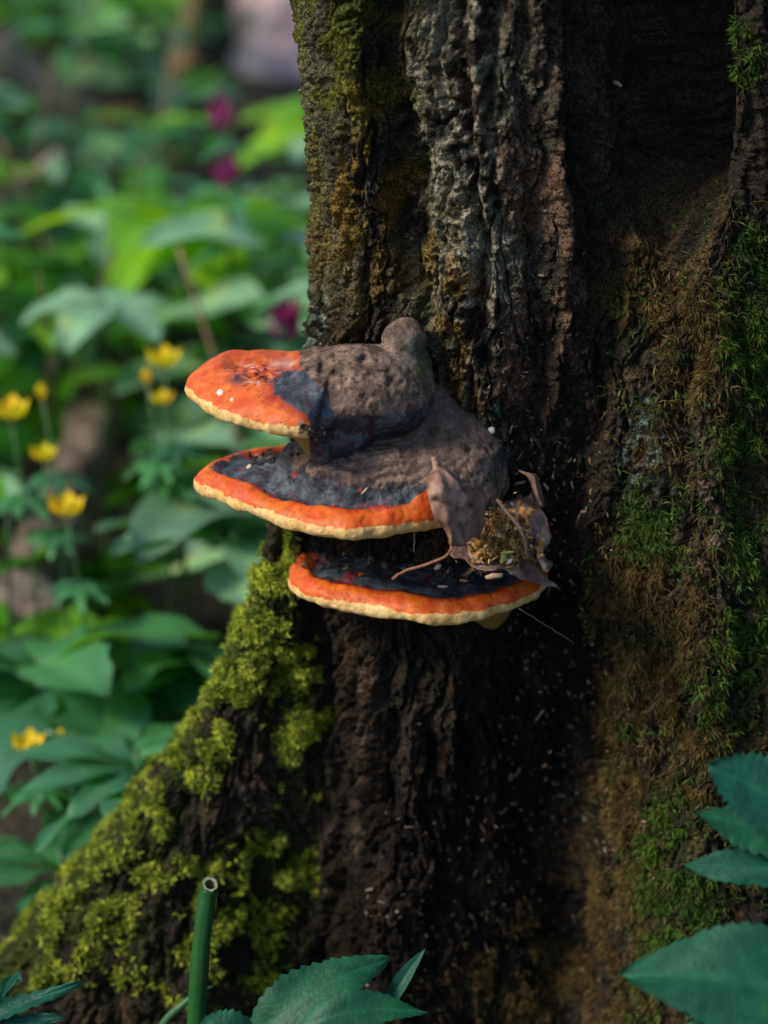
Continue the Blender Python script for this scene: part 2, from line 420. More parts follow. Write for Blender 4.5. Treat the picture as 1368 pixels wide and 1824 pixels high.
def blob(x, y, sx, sy): return np.exp(-0.5 * (((wx - x) / sx) ** 2 + ((wy - y) / sy) ** 2)) * front
moss_l = np.clip(sstep(1, .15, (tpx - np.interp(tpy, sil[:, 0], sil[:, 1])) / np.interp(tpy, [950, 1300, 1500, 1700], [40, 75, 120, 150])) * sstep(930, 1100, tpy) + blob(520, 1120, 14, 90) + 1.2 * blob(530, 1320, 22, 90) + blob(510, 1540, 28, 45) + blob(495, 1010, 12, 60) + .55 * blob(300, 1640, 130, 110) + .4 * blob(440, 1700, 60, 80), 0, 1) * front
moss_l = np.maximum(moss_l, np.where((nf[:, 0] < -.5) & (tpy > 950) & (tpx < 470), .8, 0))
moss_r = np.clip(1.2 * blob(1345, 560, 40, 90) + 1.3 * blob(1335, 760, 38, 70) + blob(1165, 950, 45, 55) + 1.2 * blob(1345, 1080, 34, 120) + 1.2 * blob(1200, 1540, 45, 90) + .8 * blob(1290, 1240, 40, 60) + .8 * blob(1345, 80, 30, 60) + .5 * blob(1180, 1700, 60, 80), 0, 1)
moss_o = np.clip(blob(1230, 560, 50, 60) + 1.0 * blob(1250, 670, 40, 50) + 1.1 * blob(1120, 1080, 40, 90) + 1.1 * blob(1130, 1230, 50, 90) + blob(1215, 1130, 40, 70) + blob(1095, 1400, 36, 110) + blob(1060, 1700, 70, 130) + .5 * blob(900, 1740, 120, 60) + .8 * blob(1220, 1350, 60, 80), 0, 1)
patch_l = sstep(-.02, .32, fbm(Pf * 48 + 21, 3))
disp += .007 * np.clip(moss_l, 0, 1) * patch_l * (.6 + .8 * np.abs(pn(Pf * 110 + 61)))
TV = Pf.copy(); TV[:, :2] += nf * disp[:, None]
TV[:, 2] += 0.002 * fbm(Pf * 120 + 77, 2)
# bark colour: soaked brown wood, grey lichen, olive and ochre algae films in patches, then shade painted in low down
ca = fbm(Pf * np.array([30, 30, 14]), 3); cb = fbm(Pf * np.array([60, 60, 30]) + 50, 3); cc = fbm(Pf * 160 + 9, 2)
col = np.tile(np.array([0.036, 0.029, 0.021]), (len(Pf), 1))
col = mixc(col, (0.075, 0.048, 0.030), sstep(0.05, 0.6, cb))
def blob(x, y, sx, sy): return np.exp(-0.5 * (((wx - x) / sx) ** 2 + ((wy - y) / sy) ** 2)) * front
upper = sstep(720, 450, tpy)
left_up = sstep(1000, 850, tpx) * upper
col = mixc(col, (0.155, 0.145, 0.080), np.clip(left_up * sstep(-.25, .35, ca) * .8, 0, 1))
col = mixc(col, (0.28, 0.255, 0.185), np.clip(blob(785, 230, 40, 240) + blob(855, 180, 16, 260) + blob(860, 480, 30, 90) + .6 * blob(900, 250, 50, 200), 0, 1) * sstep(-.3, .3, cc + ca * .5))
col = mixc(col, (0.11, 0.125, 0.022), np.clip((blob(560, 100, 40, 190) + blob(640, 100, 60, 110) + .8 * blob(735, 230, 14, 70) + .5 * blob(730, 330, 16, 40)) * sstep(-.25, .3, cb), 0, 1))
col = mixc(col, (0.23, 0.135, 0.024), np.clip((blob(645, 300, 45, 120) + blob(620, 430, 40, 80) + blob(765, 450, 26, 50) + 1.2 * blob(815, 560, 32, 90) + .6 * blob(720, 350, 20, 60)) * sstep(-.2, .35, cb + .3 * cc), 0, 1) * .8)
col = mixc(col, (0.22, 0.130, 0.085), np.clip((blob(960, 420, 60, 160) + blob(905, 640, 30, 90) + blob(1000, 400, 12, 200)) * sstep(-.2, .4, cb), 0, 1) * .7)
right = sstep(1030, 1110, tpx)
col = mixc(col, (0.11, 0.072, 0.030), np.clip(right * (blob(1090, 320, 50, 160) + blob(1190, 520, 90, 90) + .4 * blob(1130, 1130, 70, 160) + .4 * blob(1100, 1400, 60, 160)) * sstep(-.2, .3, cb), 0, 1))
col = mixc(col, (0.15, 0.10, 0.075), np.clip(blob(1275, 830, 30, 70) + .8 * blob(1270, 980, 50, 70) + blob(720, 1580, 40, 40) + .8 * blob(650, 1330, 14, 130) + blob(460, 1180, 16, 60) + .8 * blob(470, 1420, 40, 50) + blob(560, 1480, 25, 50), 0, 1) * sstep(-.3, .3, cc))
lichen = np.clip(blob(1150, 800, 22, 70) + blob(890, 770, 10, 40) + blob(555, 590, 10, 50), 0, 1) * sstep(-.1, .3, cc)
col = mixc(col, (0.20, 0.27, 0.21), lichen * .8)
col = mixc(col, (0.05, 0.075, 0.012), np.clip(moss_l + .5 * moss_r, 0, 1) * sstep(-.4, .1, cb) * .8)
low_shade = np.clip(blob(790, 1420, 170, 260) + blob(1000, 1300, 60, 300) + .7 * blob(700, 1700, 200, 120), 0, 1) * sstep(-.6, .1, ca + .5 * cb)  # shade on the lower trunk below the brackets, painted into the bark colour
col *= (1 - .62 * low_shade)[:, None]
col *= (1 + 0.35 * cc)[:, None]
col = np.clip(col, 0.004, 1)
tree = empty('old_tree', (0.12, 0.16, 0.0))
tag(tree, 'massive old tree trunk with furrowed mossy bark and a flared root', 'tree')
TO = np.array(tree.location)
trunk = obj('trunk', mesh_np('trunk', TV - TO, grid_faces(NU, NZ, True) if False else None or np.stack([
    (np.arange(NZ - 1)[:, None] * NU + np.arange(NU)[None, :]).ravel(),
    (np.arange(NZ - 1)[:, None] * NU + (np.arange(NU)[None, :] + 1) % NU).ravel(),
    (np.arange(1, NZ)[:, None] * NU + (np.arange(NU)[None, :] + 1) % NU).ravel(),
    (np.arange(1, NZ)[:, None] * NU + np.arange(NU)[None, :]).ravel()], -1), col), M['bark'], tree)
# real surface normals, for moss and flecks
G = TV.reshape(NZ, NU, 3)
nn = np.cross(np.roll(G, -1, 1) - np.roll(G, 1, 1), np.gradient(G, axis=0)); nn /= np.linalg.norm(nn, axis=-1)[..., None] + 1e-12
TN = nn.reshape(-1, 3)
if (TN[:, :2] * nf).sum(1).mean() < 0: TN = -TN
cell = (np.linalg.norm(np.roll(G, -1, 1) - G, axis=-1) * np.gradient(zs)[:, None]).ravel()
def trunk_y(px, py):
    """Front surface depth of the trunk at a picture position."""
    k = np.argmin(np.where(front > .2, (tpx - px) ** 2 + (tpy - py) ** 2, 1e9)); return TV[k]

# ------------------------------------------------------------------ moss on the bark
def shoots(name, weight, n, length, width, colA, colB, droop, blades, parent, spread=0.7, bright=None):
    w = weight * cell * (Pf[:, 2] < .75); idx = RNG.choice(len(w), n, p=w / w.sum())
    base = TV[idx] + RNG.normal(0, .0006, (n, 3)); nr = TN[idx]
    Vs, Cs = [], []
    tone = sstep(-.4, .5, fbm(base * 130 + 3, 2))
    for k in range(blades):
        dirv = nr + RNG.normal(0, spread, (n, 3)) + np.array([0, 0, -droop]); dirv /= np.linalg.norm(dirv, axis=1)[:, None]
        L_ = length * RNG.uniform(.5, 1.3, (n, 1))
        side = np.cross(dirv, RNG.normal(0, 1, (n, 3))); side /= np.linalg.norm(side, axis=1)[:, None] + 1e-9
        tip_dir = dirv + np.array([0, 0, -droop * .8]) + RNG.normal(0, .25, (n, 3)); tip_dir /= np.linalg.norm(tip_dir, axis=1)[:, None]
        mid = base + dirv * L_ * .5; tip = mid + tip_dir * L_ * .5
        wd = width * RNG.uniform(.6, 1.3, (n, 1))
        Vs.append(np.stack([base - side * wd * .4, base + side * wd * .4, mid + side * wd * .5, tip, mid - side * wd * .5], 1))
        t = np.clip(tone * .7 + RNG.uniform(0, .4, n), 0, 1)
        cl = np.asarray(colA) * (1 - t[:, None]) + np.asarray(colB) * t[:, None]
        cl = cl * RNG.uniform(.65, 1.25, (n, 1))
        Cs.append(np.repeat(cl[:, None], 5, 1))
    V = np.concatenate(Vs).reshape(-1, 3); C = np.concatenate(Cs).reshape(-1, 3)
    nb = len(V) // 5; q = np.arange(nb) * 5
    F = np.concatenate([np.stack([q, q + 1, q + 2], 1), np.stack([q, q + 2, q + 4], 1), np.stack([q + 4, q + 2, q + 3], 1)])
    o = obj(name, mesh_np(name, V - TO, F, C), M['moss'], parent); o['kind'] = 'stuff'
    return o
ml = moss_l * patch_l * (1 - .93 * (moss_l < .2))
rside = sstep(1040, 1150, tpx + 60 * fbm(Pf * 20 + 3, 2)) * front * sstep(300, 520, tpy)
mr_ = moss_r * sstep(-.2, .35, fbm(Pf * 50 + 71, 3)) * sstep(.05, .6, moss_r) + .10 * rside * sstep(-.1, .4, fbm(Pf * 35 + 7, 3))
mo = moss_o * sstep(-.25, .35, fbm(Pf * 50 + 11, 3)) * sstep(.0, .6, moss_o) + .14 * rside * sstep(-.2, .4, fbm(Pf * 40 + 17, 3))
shoots('root_moss', ml, 30000, .0044, .0009, (0.07, 0.13, 0.010), (0.60, 0.66, 0.07), -.15, 4, tree, .75)
shoots('feathery_moss', mr_, 12000, .0052, .0008, (0.022, 0.060, 0.010), (0.10, 0.17, 0.02), .5, 4, tree)
shoots('brown_moss', mo, 22000, .0060, .0006, (0.06, 0.036, 0.014), (0.18, 0.125, 0.035), .7, 3, tree)
# ------------------------------------------------------------------ pale flecks of frass and shreds caught in the bark
wf = (blob(960, 900, 60, 150) + blob(1000, 1250, 60, 200) + .8 * blob(890, 780, 25, 60) + .6 * blob(1000, 1500, 120, 200) + .5 * blob(800, 1650, 120, 120) + .3 * blob(620, 560, 60, 60) + .25 * blob(950, 500, 80, 300)) * front
n = 800
idx = RNG.choice(len(wf), n, p=(wf * cell) / (wf * cell).sum())
base = TV[idx] + TN[idx] * .0012
dv = RNG.normal(0, 1, (n, 3)) + np.array([0, 0, -.6]); dv -= TN[idx] * (dv * TN[idx]).sum(1)[:, None] * .7; dv /= np.linalg.norm(dv, axis=1)[:, None]
sv = np.cross(dv, TN[idx]); sv /= np.linalg.norm(sv, axis=1)[:, None] + 1e-9
Ln = RNG.gamma(2.0, .0005, (n, 1)) + .0006; Wd = RNG.uniform(.0003, .0008, (n, 1))
V = np.stack([base - dv * Ln - sv * Wd, base - dv * Ln + sv * Wd, base + dv * Ln + sv * Wd * .6, base + dv * Ln - sv * Wd * .6, base + TN[idx] * .0009], 1).reshape(-1, 3)
q = np.arange(n) * 5
F = np.concatenate([np.stack([q + i, q + (i + 1) % 4, q + 4], 1) for i in range(4)])
C = np.repeat(np.where(RNG.random((n, 1)) < .7, [[.34, .26, .18]], [[.22, .13, .06]]) * RNG.uniform(.3, 1.2, (n, 1)), 5, 0)
fo = obj('bark_flecks', mesh_np('bark_flecks', V - TO, F, C, False), M['fleck'], tree); fo['kind'] = 'stuff'

# ------------------------------------------------------------------ bracket fungi (signed-distance bodies meshed by surface nets)
def poly_sd(x, y, poly):
    d = np.full(x.shape, 1e9); ins = np.zeros(x.shape, bool)
    for (x0, y0), (x1, y1) in zip(poly, np.roll(poly, -1, 0)):
        ex, ey = x1 - x0, y1 - y0
        t = np.clip(((x - x0) * ex + (y - y0) * ey) / (ex * ex + ey * ey + 1e-18), 0, 1)
        d = np.minimum(d, np.hypot(x - x0 - t * ex, y - y0 - t * ey))
        c_ = ((y0 > y) != (y1 > y)) & (x < (x1 - x0) * (y - y0) / (y1 - y0 + 1e-18) + x0)
        ins ^= c_
    return np.where(ins, -d, d)
def smin(a, b, k):
    h = np.clip(.5 + .5 * (b - a) / k, 0, 1); return b * (1 - h) + a * h - k * h * (1 - h)
def surface_nets(val, org, st):
    nx, ny, nz = val.shape
    ins = val < 0
    cs = [(i, j, k) for i in (0, 1) for j in (0, 1) for k in (0, 1)]
    sl = lambda o: (slice(o[0], nx - 1 + o[0]), slice(o[1], ny - 1 + o[1]), slice(o[2], nz - 1 + o[2]))
    c8 = np.zeros((nx - 1, ny - 1, nz - 1), np.int8)
    for A in cs: c8 += ins[sl(A)]
    m_ = (c8 > 0) & (c8 < 8)
    vid = np.full(m_.shape, -1, np.int64); vid[m_] = np.arange(m_.sum())
    ijk = np.stack(np.nonzero(m_), 1)
    cv = {A: val[ijk[:, 0] + A[0], ijk[:, 1] + A[1], ijk[:, 2] + A[2]] for A in cs}
    cnt = np.zeros(len(ijk)); acc = np.zeros((len(ijk), 3))
    for A in cs:
        for ax in range(3):
            if A[ax]: continue
            B = list(A); B[ax] = 1; B = tuple(B)
            va, vb = cv[A], cv[B]
            cr = (va < 0) != (vb < 0)
            t = np.where(cr, va / np.where(cr, va - vb, 1), 0)
            cnt += cr
            for c_ in range(3):
                acc[:, c_] += cr * (A[c_] + (t if c_ == ax else 0))
    V = (ijk + acc / cnt[:, None]) * st + org
    F = []
    for ax in range(3):
        o1, o2 = [q for q in range(3) if q != ax]
        s0 = [slice(1, -1)] * 3; s0[ax] = slice(0, -1); s1 = [slice(1, -1)] * 3; s1[ax] = slice(1, None)
        a_, b_ = ins[tuple(s0)], ins[tuple(s1)]
        e = np.stack(np.nonzero(a_ != b_), 1); fl = a_[tuple(e.T)]
        off = np.ones(3, int); off[ax] = 0; e = e + off
        def cell_(d1, d2):
            q = e.copy(); q[:, o1] -= d1; q[:, o2] -= d2; return vid[tuple(q.T)]
        qd = np.stack([cell_(1, 1), cell_(0, 1), cell_(0, 0), cell_(1, 0)], 1)
        flip = fl if ax != 1 else ~fl
        qd[~flip] = qd[~flip][:, ::-1]
        F.append(qd)
    F = np.concatenate(F); F = F[(F >= 0).all(1)]
    return V, F

def line_d(x, y, line):
    best = np.full(x.shape, 1e9)
    for (x0, y0), (x1, y1) in zip(line[:-1], line[1:]):
        ex, ey = x1 - x0, y1 - y0
        t = np.clip(((x - x0) * ex + (y - y0) * ey) / (ex * ex + ey * ey + 1e-18), 0, 1)
        best = np.minimum(best, np.hypot(x - x0 - t * ex, y - y0 - t * ey))
    return best
SURF = []           # vertices of the bodies, for resting small things on them
def build_fungus(name, label, outline, nfront, zrim, topf, botf, extra, zonef, lo, hi, st, rr_=.0052):
    """outline: plan polygon (x, y), its first nfront points the free rim; topf/botf(distance from rim, x, y): heights over the rim."""
    ax = [np.arange(lo[i], hi[i], st) for i in range(3)]
    X2, Y2 = np.meshgrid(ax[0], ax[1], indexing='ij')
    pp = np.stack([X2.ravel() * 45, Y2.ravel() * 45, np.full(X2.size, zrim * 90)], 1)
    d2 = poly_sd(X2, Y2, outline) + (.0022 * fbm(pp, 3)).reshape(X2.shape)
    ins = np.where(d2 < 0, line_d(X2, Y2, outline[:nfront]), 0)
    und = (.0018 * fbm(pp * .6 + 9, 2)).reshape(X2.shape)
    top = zrim + topf(ins, X2, Y2) + und
    bot = zrim - botf(ins, X2, Y2) + und
    mid, half = (top + bot) / 2, (top - bot) / 2
    Z = ax[2][None, None, :]
    w1 = (d2 + rr_)[:, :, None] + 0 * Z
    w2 = np.abs(Z - mid[:, :, None]) - (half - rr_)[:, :, None]
    val = np.minimum(np.maximum(w1, w2), 0) + np.hypot(np.maximum(w1, 0), np.maximum(w2, 0)) - rr_
    global G_INS; G_INS = ins[:, :, None]
    val = extra(val, ax[0][:, None, None], ax[1][None, :, None], ax[2][None, None, :])
    near = np.nonzero(np.abs(val) < .005)
    qn = np.stack([ax[k][near[k]] for k in range(3)], 1)
    val[near] += .0011 * fbm(qn * 55, 2) + .00045 * fbm(qn * 240 + 3, 2)
    V, F = surface_nets(val, np.array(lo), st)
    zone, colr = zonef(V, line_d(V[:, 0], V[:, 1], outline[:nfront]))
    t = empty(name, (float(outline[:, 0].mean()), float(outline[:, 1].max()) , zrim)); tag(t, label, 'fungus', 'shelf fungi growing on the trunk')
    base = np.array(t.location)
    fz = np.sort(zone[F], axis=1)[:, 1]
    fn = np.cross(V[F[:, 2]] - V[F[:, 0]], V[F[:, 3]] - V[F[:, 1]])     # normals of the whole body so that parts join smoothly
    vn = np.stack([sum(np.bincount(F[:, k], fn[:, c_], len(V)) for k in range(4)) for c_ in range(3)], 1)
    vn /= np.linalg.norm(vn, axis=1)[:, None] + 1e-12
    for k, (pname, mk) in enumerate([('pore_surface', 'pore'), ('cream_rim', 'cream'), ('orange_margin', 'orange'), ('dark_crust', 'crust'), ('old_cap', 'oldcap')]):
        Fk = F[fz == k]
        if not len(Fk): continue
        u_, inv = np.unique(Fk, return_inverse=True)
        me = mesh_np(pname, V[u_] - base, inv.reshape(-1, 4), colr[u_])
        me.normals_split_custom_set_from_vertices([tuple(v) for v in vn[u_]])
        obj(pname, me, M[mk], t)
    SURF.append(V)
    return t


CREAM = np.array([.64, .38, .12]); CREAM2 = np.array([.80, .55, .24])
ORA = np.array([.55, .066, .004]); ORA2 = np.array([.64, .130, .008]); RED = np.array([.22, .012, .008])
CRUST = np.array([.022, .028, .036]); CRUST2 = np.array([.085, .100, .118]); MAR = np.array([.12, .010, .016])
OLD = np.array([.090, .060, .044]); OLD2 = np.array([.25, .165, .125]); OLDG = np.array([.10, .10, .085])

def base_colour(V, zone, ins):
    a1 = fbm(V * 110, 3); a2 = fbm(V * 200 + 5, 3); a3 = fbm(V * 520 + 15, 2)
    c = np.zeros_like(V)
    z0 = zone == 0; c[z0] = np.array([.30, .19, .05]) * (1 + .2 * a1[z0, None])
    z1 = zone == 1; c[z1] = mixc(np.tile(CREAM, (z1.sum(), 1)), CREAM2, np.clip(.5 + a1[z1], 0, 1)); c[z1] *= (1 - .4 * sstep(.42, .6, a3[z1]))[:, None]
    z2 = zone == 2; c[z2] = mixc(np.tile(ORA, (z2.sum(), 1)), ORA2, np.clip(.5 + 1.0 * a1[z2], 0, 1))
    c[z2] = mixc(c[z2], RED, sstep(.38, .85, a2[z2]) * .6)
    c[z2] = mixc(c[z2], (.07, .012, .012), sstep(.66, .76, a3[z2] + .25 * a1[z2]) * .85)
    z3 = zone == 3; c[z3] = mixc(np.tile(CRUST, (z3.sum(), 1)), CRUST2, np.clip(.35 + 1.3 * a1[z3], 0, 1))
    c[z3] = mixc(c[z3], MAR, sstep(.45, .65, a2[z3]) * .9)
    z4 = zone == 4; c[z4] = mixc(np.tile(OLD, (z4.sum(), 1)), OLD2, np.clip(.35 + 1.1 * a1[z4], 0, 1))
    c[z4] = mixc(c[z4], (.028, .022, .022), sstep(.36, .55, a2[z4]) * .8)
    return c
def px_outline(pts_, z):
    q = catmull(np.array(pts_, float), 4 * len(pts_))
    return [tuple(on_z(px, py, z)[:2]) for px, py in q]
def ell(X, Y, Z, c, r):
    k = np.sqrt(((X - c[0]) / r[0]) ** 2 + ((Y - c[1]) / r[1]) ** 2 + ((Z - c[2]) / r[2]) ** 2)
    return (k - 1) * min(r)

# --- lowest bracket
Z3 = on_y(517, 1052, -.004)[2]
o3 = px_outline([(516, 1022), (519, 1047), (532, 1063), (570, 1075), (640, 1087), (700, 1097), (745, 1105), (800, 1106), (860, 1097), (915, 1083), (955, 1063), (974, 1043), (975, 1025), (965, 1008)], Z3)
n3f = len(o3)
o3 = np.array(o3 + [(.10, .05), (-.03, .06)])
def top3(i, x, y): return .0072 + .0036 * sstep(.0, .010, i) + .006 * sstep(.03, .08, i) - .0020 * np.exp(-((i - .015) / .004) ** 2)
def bot3(i, x, y): return .004 + .006 * sstep(.01, .05, i) + .030 * np.exp(-((x - .078) / .024) ** 2) * sstep(.010, .034, i)
def zone3(V, ins):
    n_ = fbm(V * 60, 3); n2_ = fbm(V * 220 + 8, 2)
    h = V[:, 2] - Z3
    zone = np.where(h < -.0035 - .0005 * n_, 0, np.where(h < .0038 + .0012 * n_ + .0008 * n2_, 1, 2))
    top_ = (h > .002) & (ins > .006)
    zone[top_] = 2
    r = ins + .0045 * n_ + .0025 * n2_ + .004 * sstep(.02, .06, V[:, 0]) - .003 * sstep(-.03, -.045, V[:, 0])
    zone[top_ & (r > .0125)] = 3
    zone[(ins > .010) & (h < .004)] = 0
    c = base_colour(V, zone, ins)
    c = mixc(c, RED, sstep(.0075, .0125, r) * (zone == 2) * top_ * .9)
    fl = sstep(.30, .42, fbm(V * 75 + 33, 2)) * (zone == 3) * sstep(.045, .03, ins)
    c = mixc(c, (.20, .016, .02), fl * .9)
    sp = sstep(.40, .5, fbm(V * 420 + 60, 2)) * (zone == 3) * sstep(.03, .05, ins)
    c = mixc(c, (.22, .15, .08), sp * .7)
    return zone, c
build_fungus('bracket_fungus', 'lowest bracket fungus, its orange-rimmed shelf carrying the dry leaf and crumbs', o3, n3f, Z3, top3, bot3,
             lambda v, X, Y, Z: v, zone3, (o3[:, 0].min() - .008, o3[:, 1].min() - .008, Z3 - .055), (o3[:, 0].max() + .008, .065, Z3 + .04), .00085)

# --- middle bracket
Z2 = on_y(348, 866, .012)[2]
o2 = px_outline([(540, 812), (500, 816), (450, 822), (400, 834), (365, 848), (349, 863), (358, 876), (400, 894), (450, 914), (500, 932), (560, 945), (615, 954), (680, 951), (740, 944), (790, 935), (840, 922), (880, 899), (905, 864)], Z2)
n2f = len(o2)
o2 = np.array(o2 + [(.09, .06), (-.03, .09)])
def top2(i, x, y):
    return .0074 + .0034 * sstep(.0, .010, i) - .0026 * np.exp(-((i - .0165) / .0045) ** 2) + .006 * sstep(.02, .07, i)
def bot2(i, x, y): return .004 + .007 * sstep(.01, .05, i) + .012 * sstep(.05, .09, i)
k1 = on_y(715, 838, -.008); k2 = on_y(812, 812, .008); k3 = on_y(765, 752, .010); k4 = on_y(650, 810, -.005)
def extra2(v, X, Y, Z):
    v = smin(v, ell(X, Y, Z, k1, (.056, .044, .022)), .012)
    v = smin(v, ell(X, Y, Z, k4, (.040, .036, .014)), .012)
    v = smin(v, ell(X, Y, Z, k2, (.024, .030, .027)), .014)
    v = smin(v, ell(X, Y, Z, k3, (.020, .028, .024)), .014)
    # shallow growth rings following the rim
    v = v + .0011 * np.sin(G_INS * 1250 + 2.2 * np.sin(X * 70) + 1.5 * np.sin(X * 31 + 1)) * sstep(.024, .032, G_INS) * sstep(Z2 + .044, Z2 + .030, Z) * sstep(Z2 + .008, Z2 + .012, Z)
    pits = ((769, 769, .0036), (700, 748, .002), (720, 802, .0016), (745, 742, .002), (795, 735, .0018), (690, 790, .002), (645, 792, .002), (835, 802, .0018))
    for px, py, r_ in pits:
        d_ = ray(px, py); d_ = d_ / np.linalg.norm(d_)
        qx, qy, qz = X - CAM[0], Y - CAM[1], Z - CAM[2]
        t_ = qx * d_[0] + qy * d_[1] + qz * d_[2]
        pr = np.sqrt(np.maximum(qx * qx + qy * qy + qz * qz - t_ * t_, 0))
        v = v + .0030 * np.exp(-(pr / r_) ** 2) * (r_ / .003)
    return v
def zone2(V, ins):
    n_ = fbm(V * 60, 3); n2_ = fbm(V * 220 + 8, 2)
    h = V[:, 2] - Z2
    qx, qy = project(V)
    zone = np.where(h < -.0035, 0, np.where(h < .0042 + .0012 * n_ + .0008 * n2_, 1, 2))
    top_ = (h > .002) & (ins > .006)
    zone[top_] = 2
    r = ins + .0022 * n_ + .0026 * n2_
    w_ = np.where(V[:, 0] < -.085, .010, .0135)
    lim_ = np.interp(qx, [440, 500, 560, 620, 660, 700, 760, 800, 900], [840, 871, 886, 896, 901, 901, 895, 890, 870])
    zone[top_ & ((r > w_) | ((qx > 540) & (qy + 4 * n_ + 5 * n2_ < lim_)))] = 3
    bp_ = np.array([(535, 790), (500, 812), (525, 838), (580, 856), (650, 871), (700, 870), (765, 860), (830, 850), (960, 860), (960, 600), (560, 600)], float)
    ob = poly_sd(qx + 6 * n_ + 5 * n2_, qy + 4 * n_ + 5 * fbm(V * 160 + 12, 2), bp_)
    zone[top_ & (h > .006) & (ob < 0)] = 4
    zone[((qx > 838) & (h > -.003)) | ((qx > 790) & (qy < 885) & (h > -.002))] = 4
    zone[(ins > .010) & (h < .004)] = 0
    c = base_colour(V, zone, ins)
    c = mixc(c, RED, np.maximum(sstep(.008, .0135, r) * (qx < 560), sstep(16, 2, qy - lim_) * (qx > 540)) * (zone == 2) * top_ * .8)
    ring = .5 + .5 * np.sin(ins * 1250 + 2.2 * np.sin(V[:, 0] * 70) + 1.5 * np.sin(V[:, 0] * 31 + 1) + 1.2 * n_)
    g4 = zone == 4
    low = sstep(.036, .028, h)
    c[g4] = mixc(c[g4], (.26, .165, .125), (sstep(.55, .95, ring) * .75 * low)[g4])
    c[g4] = mixc(c[g4], (.040, .040, .048), (sstep(.4, 0, ring) * .7 * low)[g4])
    c = mixc(c, np.array([.115, .080, .062]), sstep(.030, .045, h) * g4 * .7)
    c = mixc(c, (.30, .03, .02), sstep(.40, .48, fbm(V * 120 + 31, 2)) * (zone == 3) * .9)
    return zone, c
build_fungus('bracket_fungus', 'middle bracket fungus, broad blue-black crust and ringed brown hump behind its orange rim', o2, n2f, Z2, top2, bot2, extra2, zone2,
             (o2[:, 0].min() - .008, o2[:, 1].min() - .008, Z2 - .035), (o2[:, 0].max() + .01, .075, Z2 + .080), .0009)

# --- top bracket
Z1 = on_y(328, 698, .012)[2]
o1 = px_outline([(520, 662), (470, 660), (415, 662), (372, 670), (340, 684), (328, 695), (338, 709), (362, 727), (400, 745), (440, 759), (485, 769), (525, 774), (556, 773)], Z1)
n1f = len(o1)
o1 = np.array(o1 + [(-.022, -.01), (0.03, 0.03), (-.01, .09), (-.04, .06)])
def top1(i, x, y):
    return .0085 + .0105 * sstep(.0, .022, i) ** .8 + .003 * sstep(.012, .05, i) - .0045 * np.exp(-((x + .066) / .020) ** 2 - ((y - .012) / .016) ** 2) - .003 * np.exp(-((x + .085) / .007) ** 2 - ((y - .006) / .012) ** 2)
def bot1(i, x, y): return .004 + .004 * sstep(.008, .03, i) + .018 * sstep(-.055, -.035, x) * sstep(.010, .03, i)
d1 = on_y(632, 692, -.012); d1b = on_y(588, 704, -.018); d1c = on_y(710, 700, 0.0); nub = on_y(720, 604, .006); neck = on_y(732, 645, .012)
under = on_y(600, 765, -.012)
def extra1(v, X, Y, Z):
    v = smin(v, ell(X, Y, Z, d1, (.036, .036, .0245)), .012)
    v = smin(v, ell(X, Y, Z, d1b, (.024, .028, .0190)), .008)
    v = smin(v, ell(X, Y, Z, d1c, (.020, .034, .022)), .012)
    v = smin(v, ell(X, Y, Z, neck, (.012, .018, .012)), .006)
    v = smin(v, ell(X, Y, Z, nub, (.0128, .015, .0118)), .003)
    v = smin(v, ell(X, Y, Z, under, (.024, .030, .018)), .008)
    q_ = np.stack(np.broadcast_arrays(X, Y, Z), -1)
    sel = np.nonzero(np.abs(v) < .006)
    qq = q_[sel]; sx_, sy_ = project(qq)
    sc_ = np.exp(-((sx_ - 465) / 48) ** 2 - ((sy_ - 668) / 20) ** 2)
    v[sel] += sc_ * (.0028 * np.exp(-(pn(qq * 120 + 4) / .22) ** 2) - .0012 * pn(qq * 90 + 8)) * (qq[:, 2] > Z1 + .006)
    for px, py, r_ in ((580, 651, .0036), (648, 640, .0030), (700, 676, .0026), (655, 712, .0020), (612, 684, .0016), (745, 705, .0018)):
        d_ = ray(px, py); d_ = d_ / np.linalg.norm(d_)
        qx, qy, qz = X - CAM[0], Y - CAM[1], Z - CAM[2]
        t_ = qx * d_[0] + qy * d_[1] + qz * d_[2]
        pr = np.sqrt(np.maximum(qx * qx + qy * qy + qz * qz - t_ * t_, 0))
        pr = pr * (1 + .35 * np.sin(X * 820 + px) + .3 * np.sin(Z * 1100 + py))
        v = v + .0028 * np.exp(-(pr / r_) ** 2) * (r_ / .003)
    return v
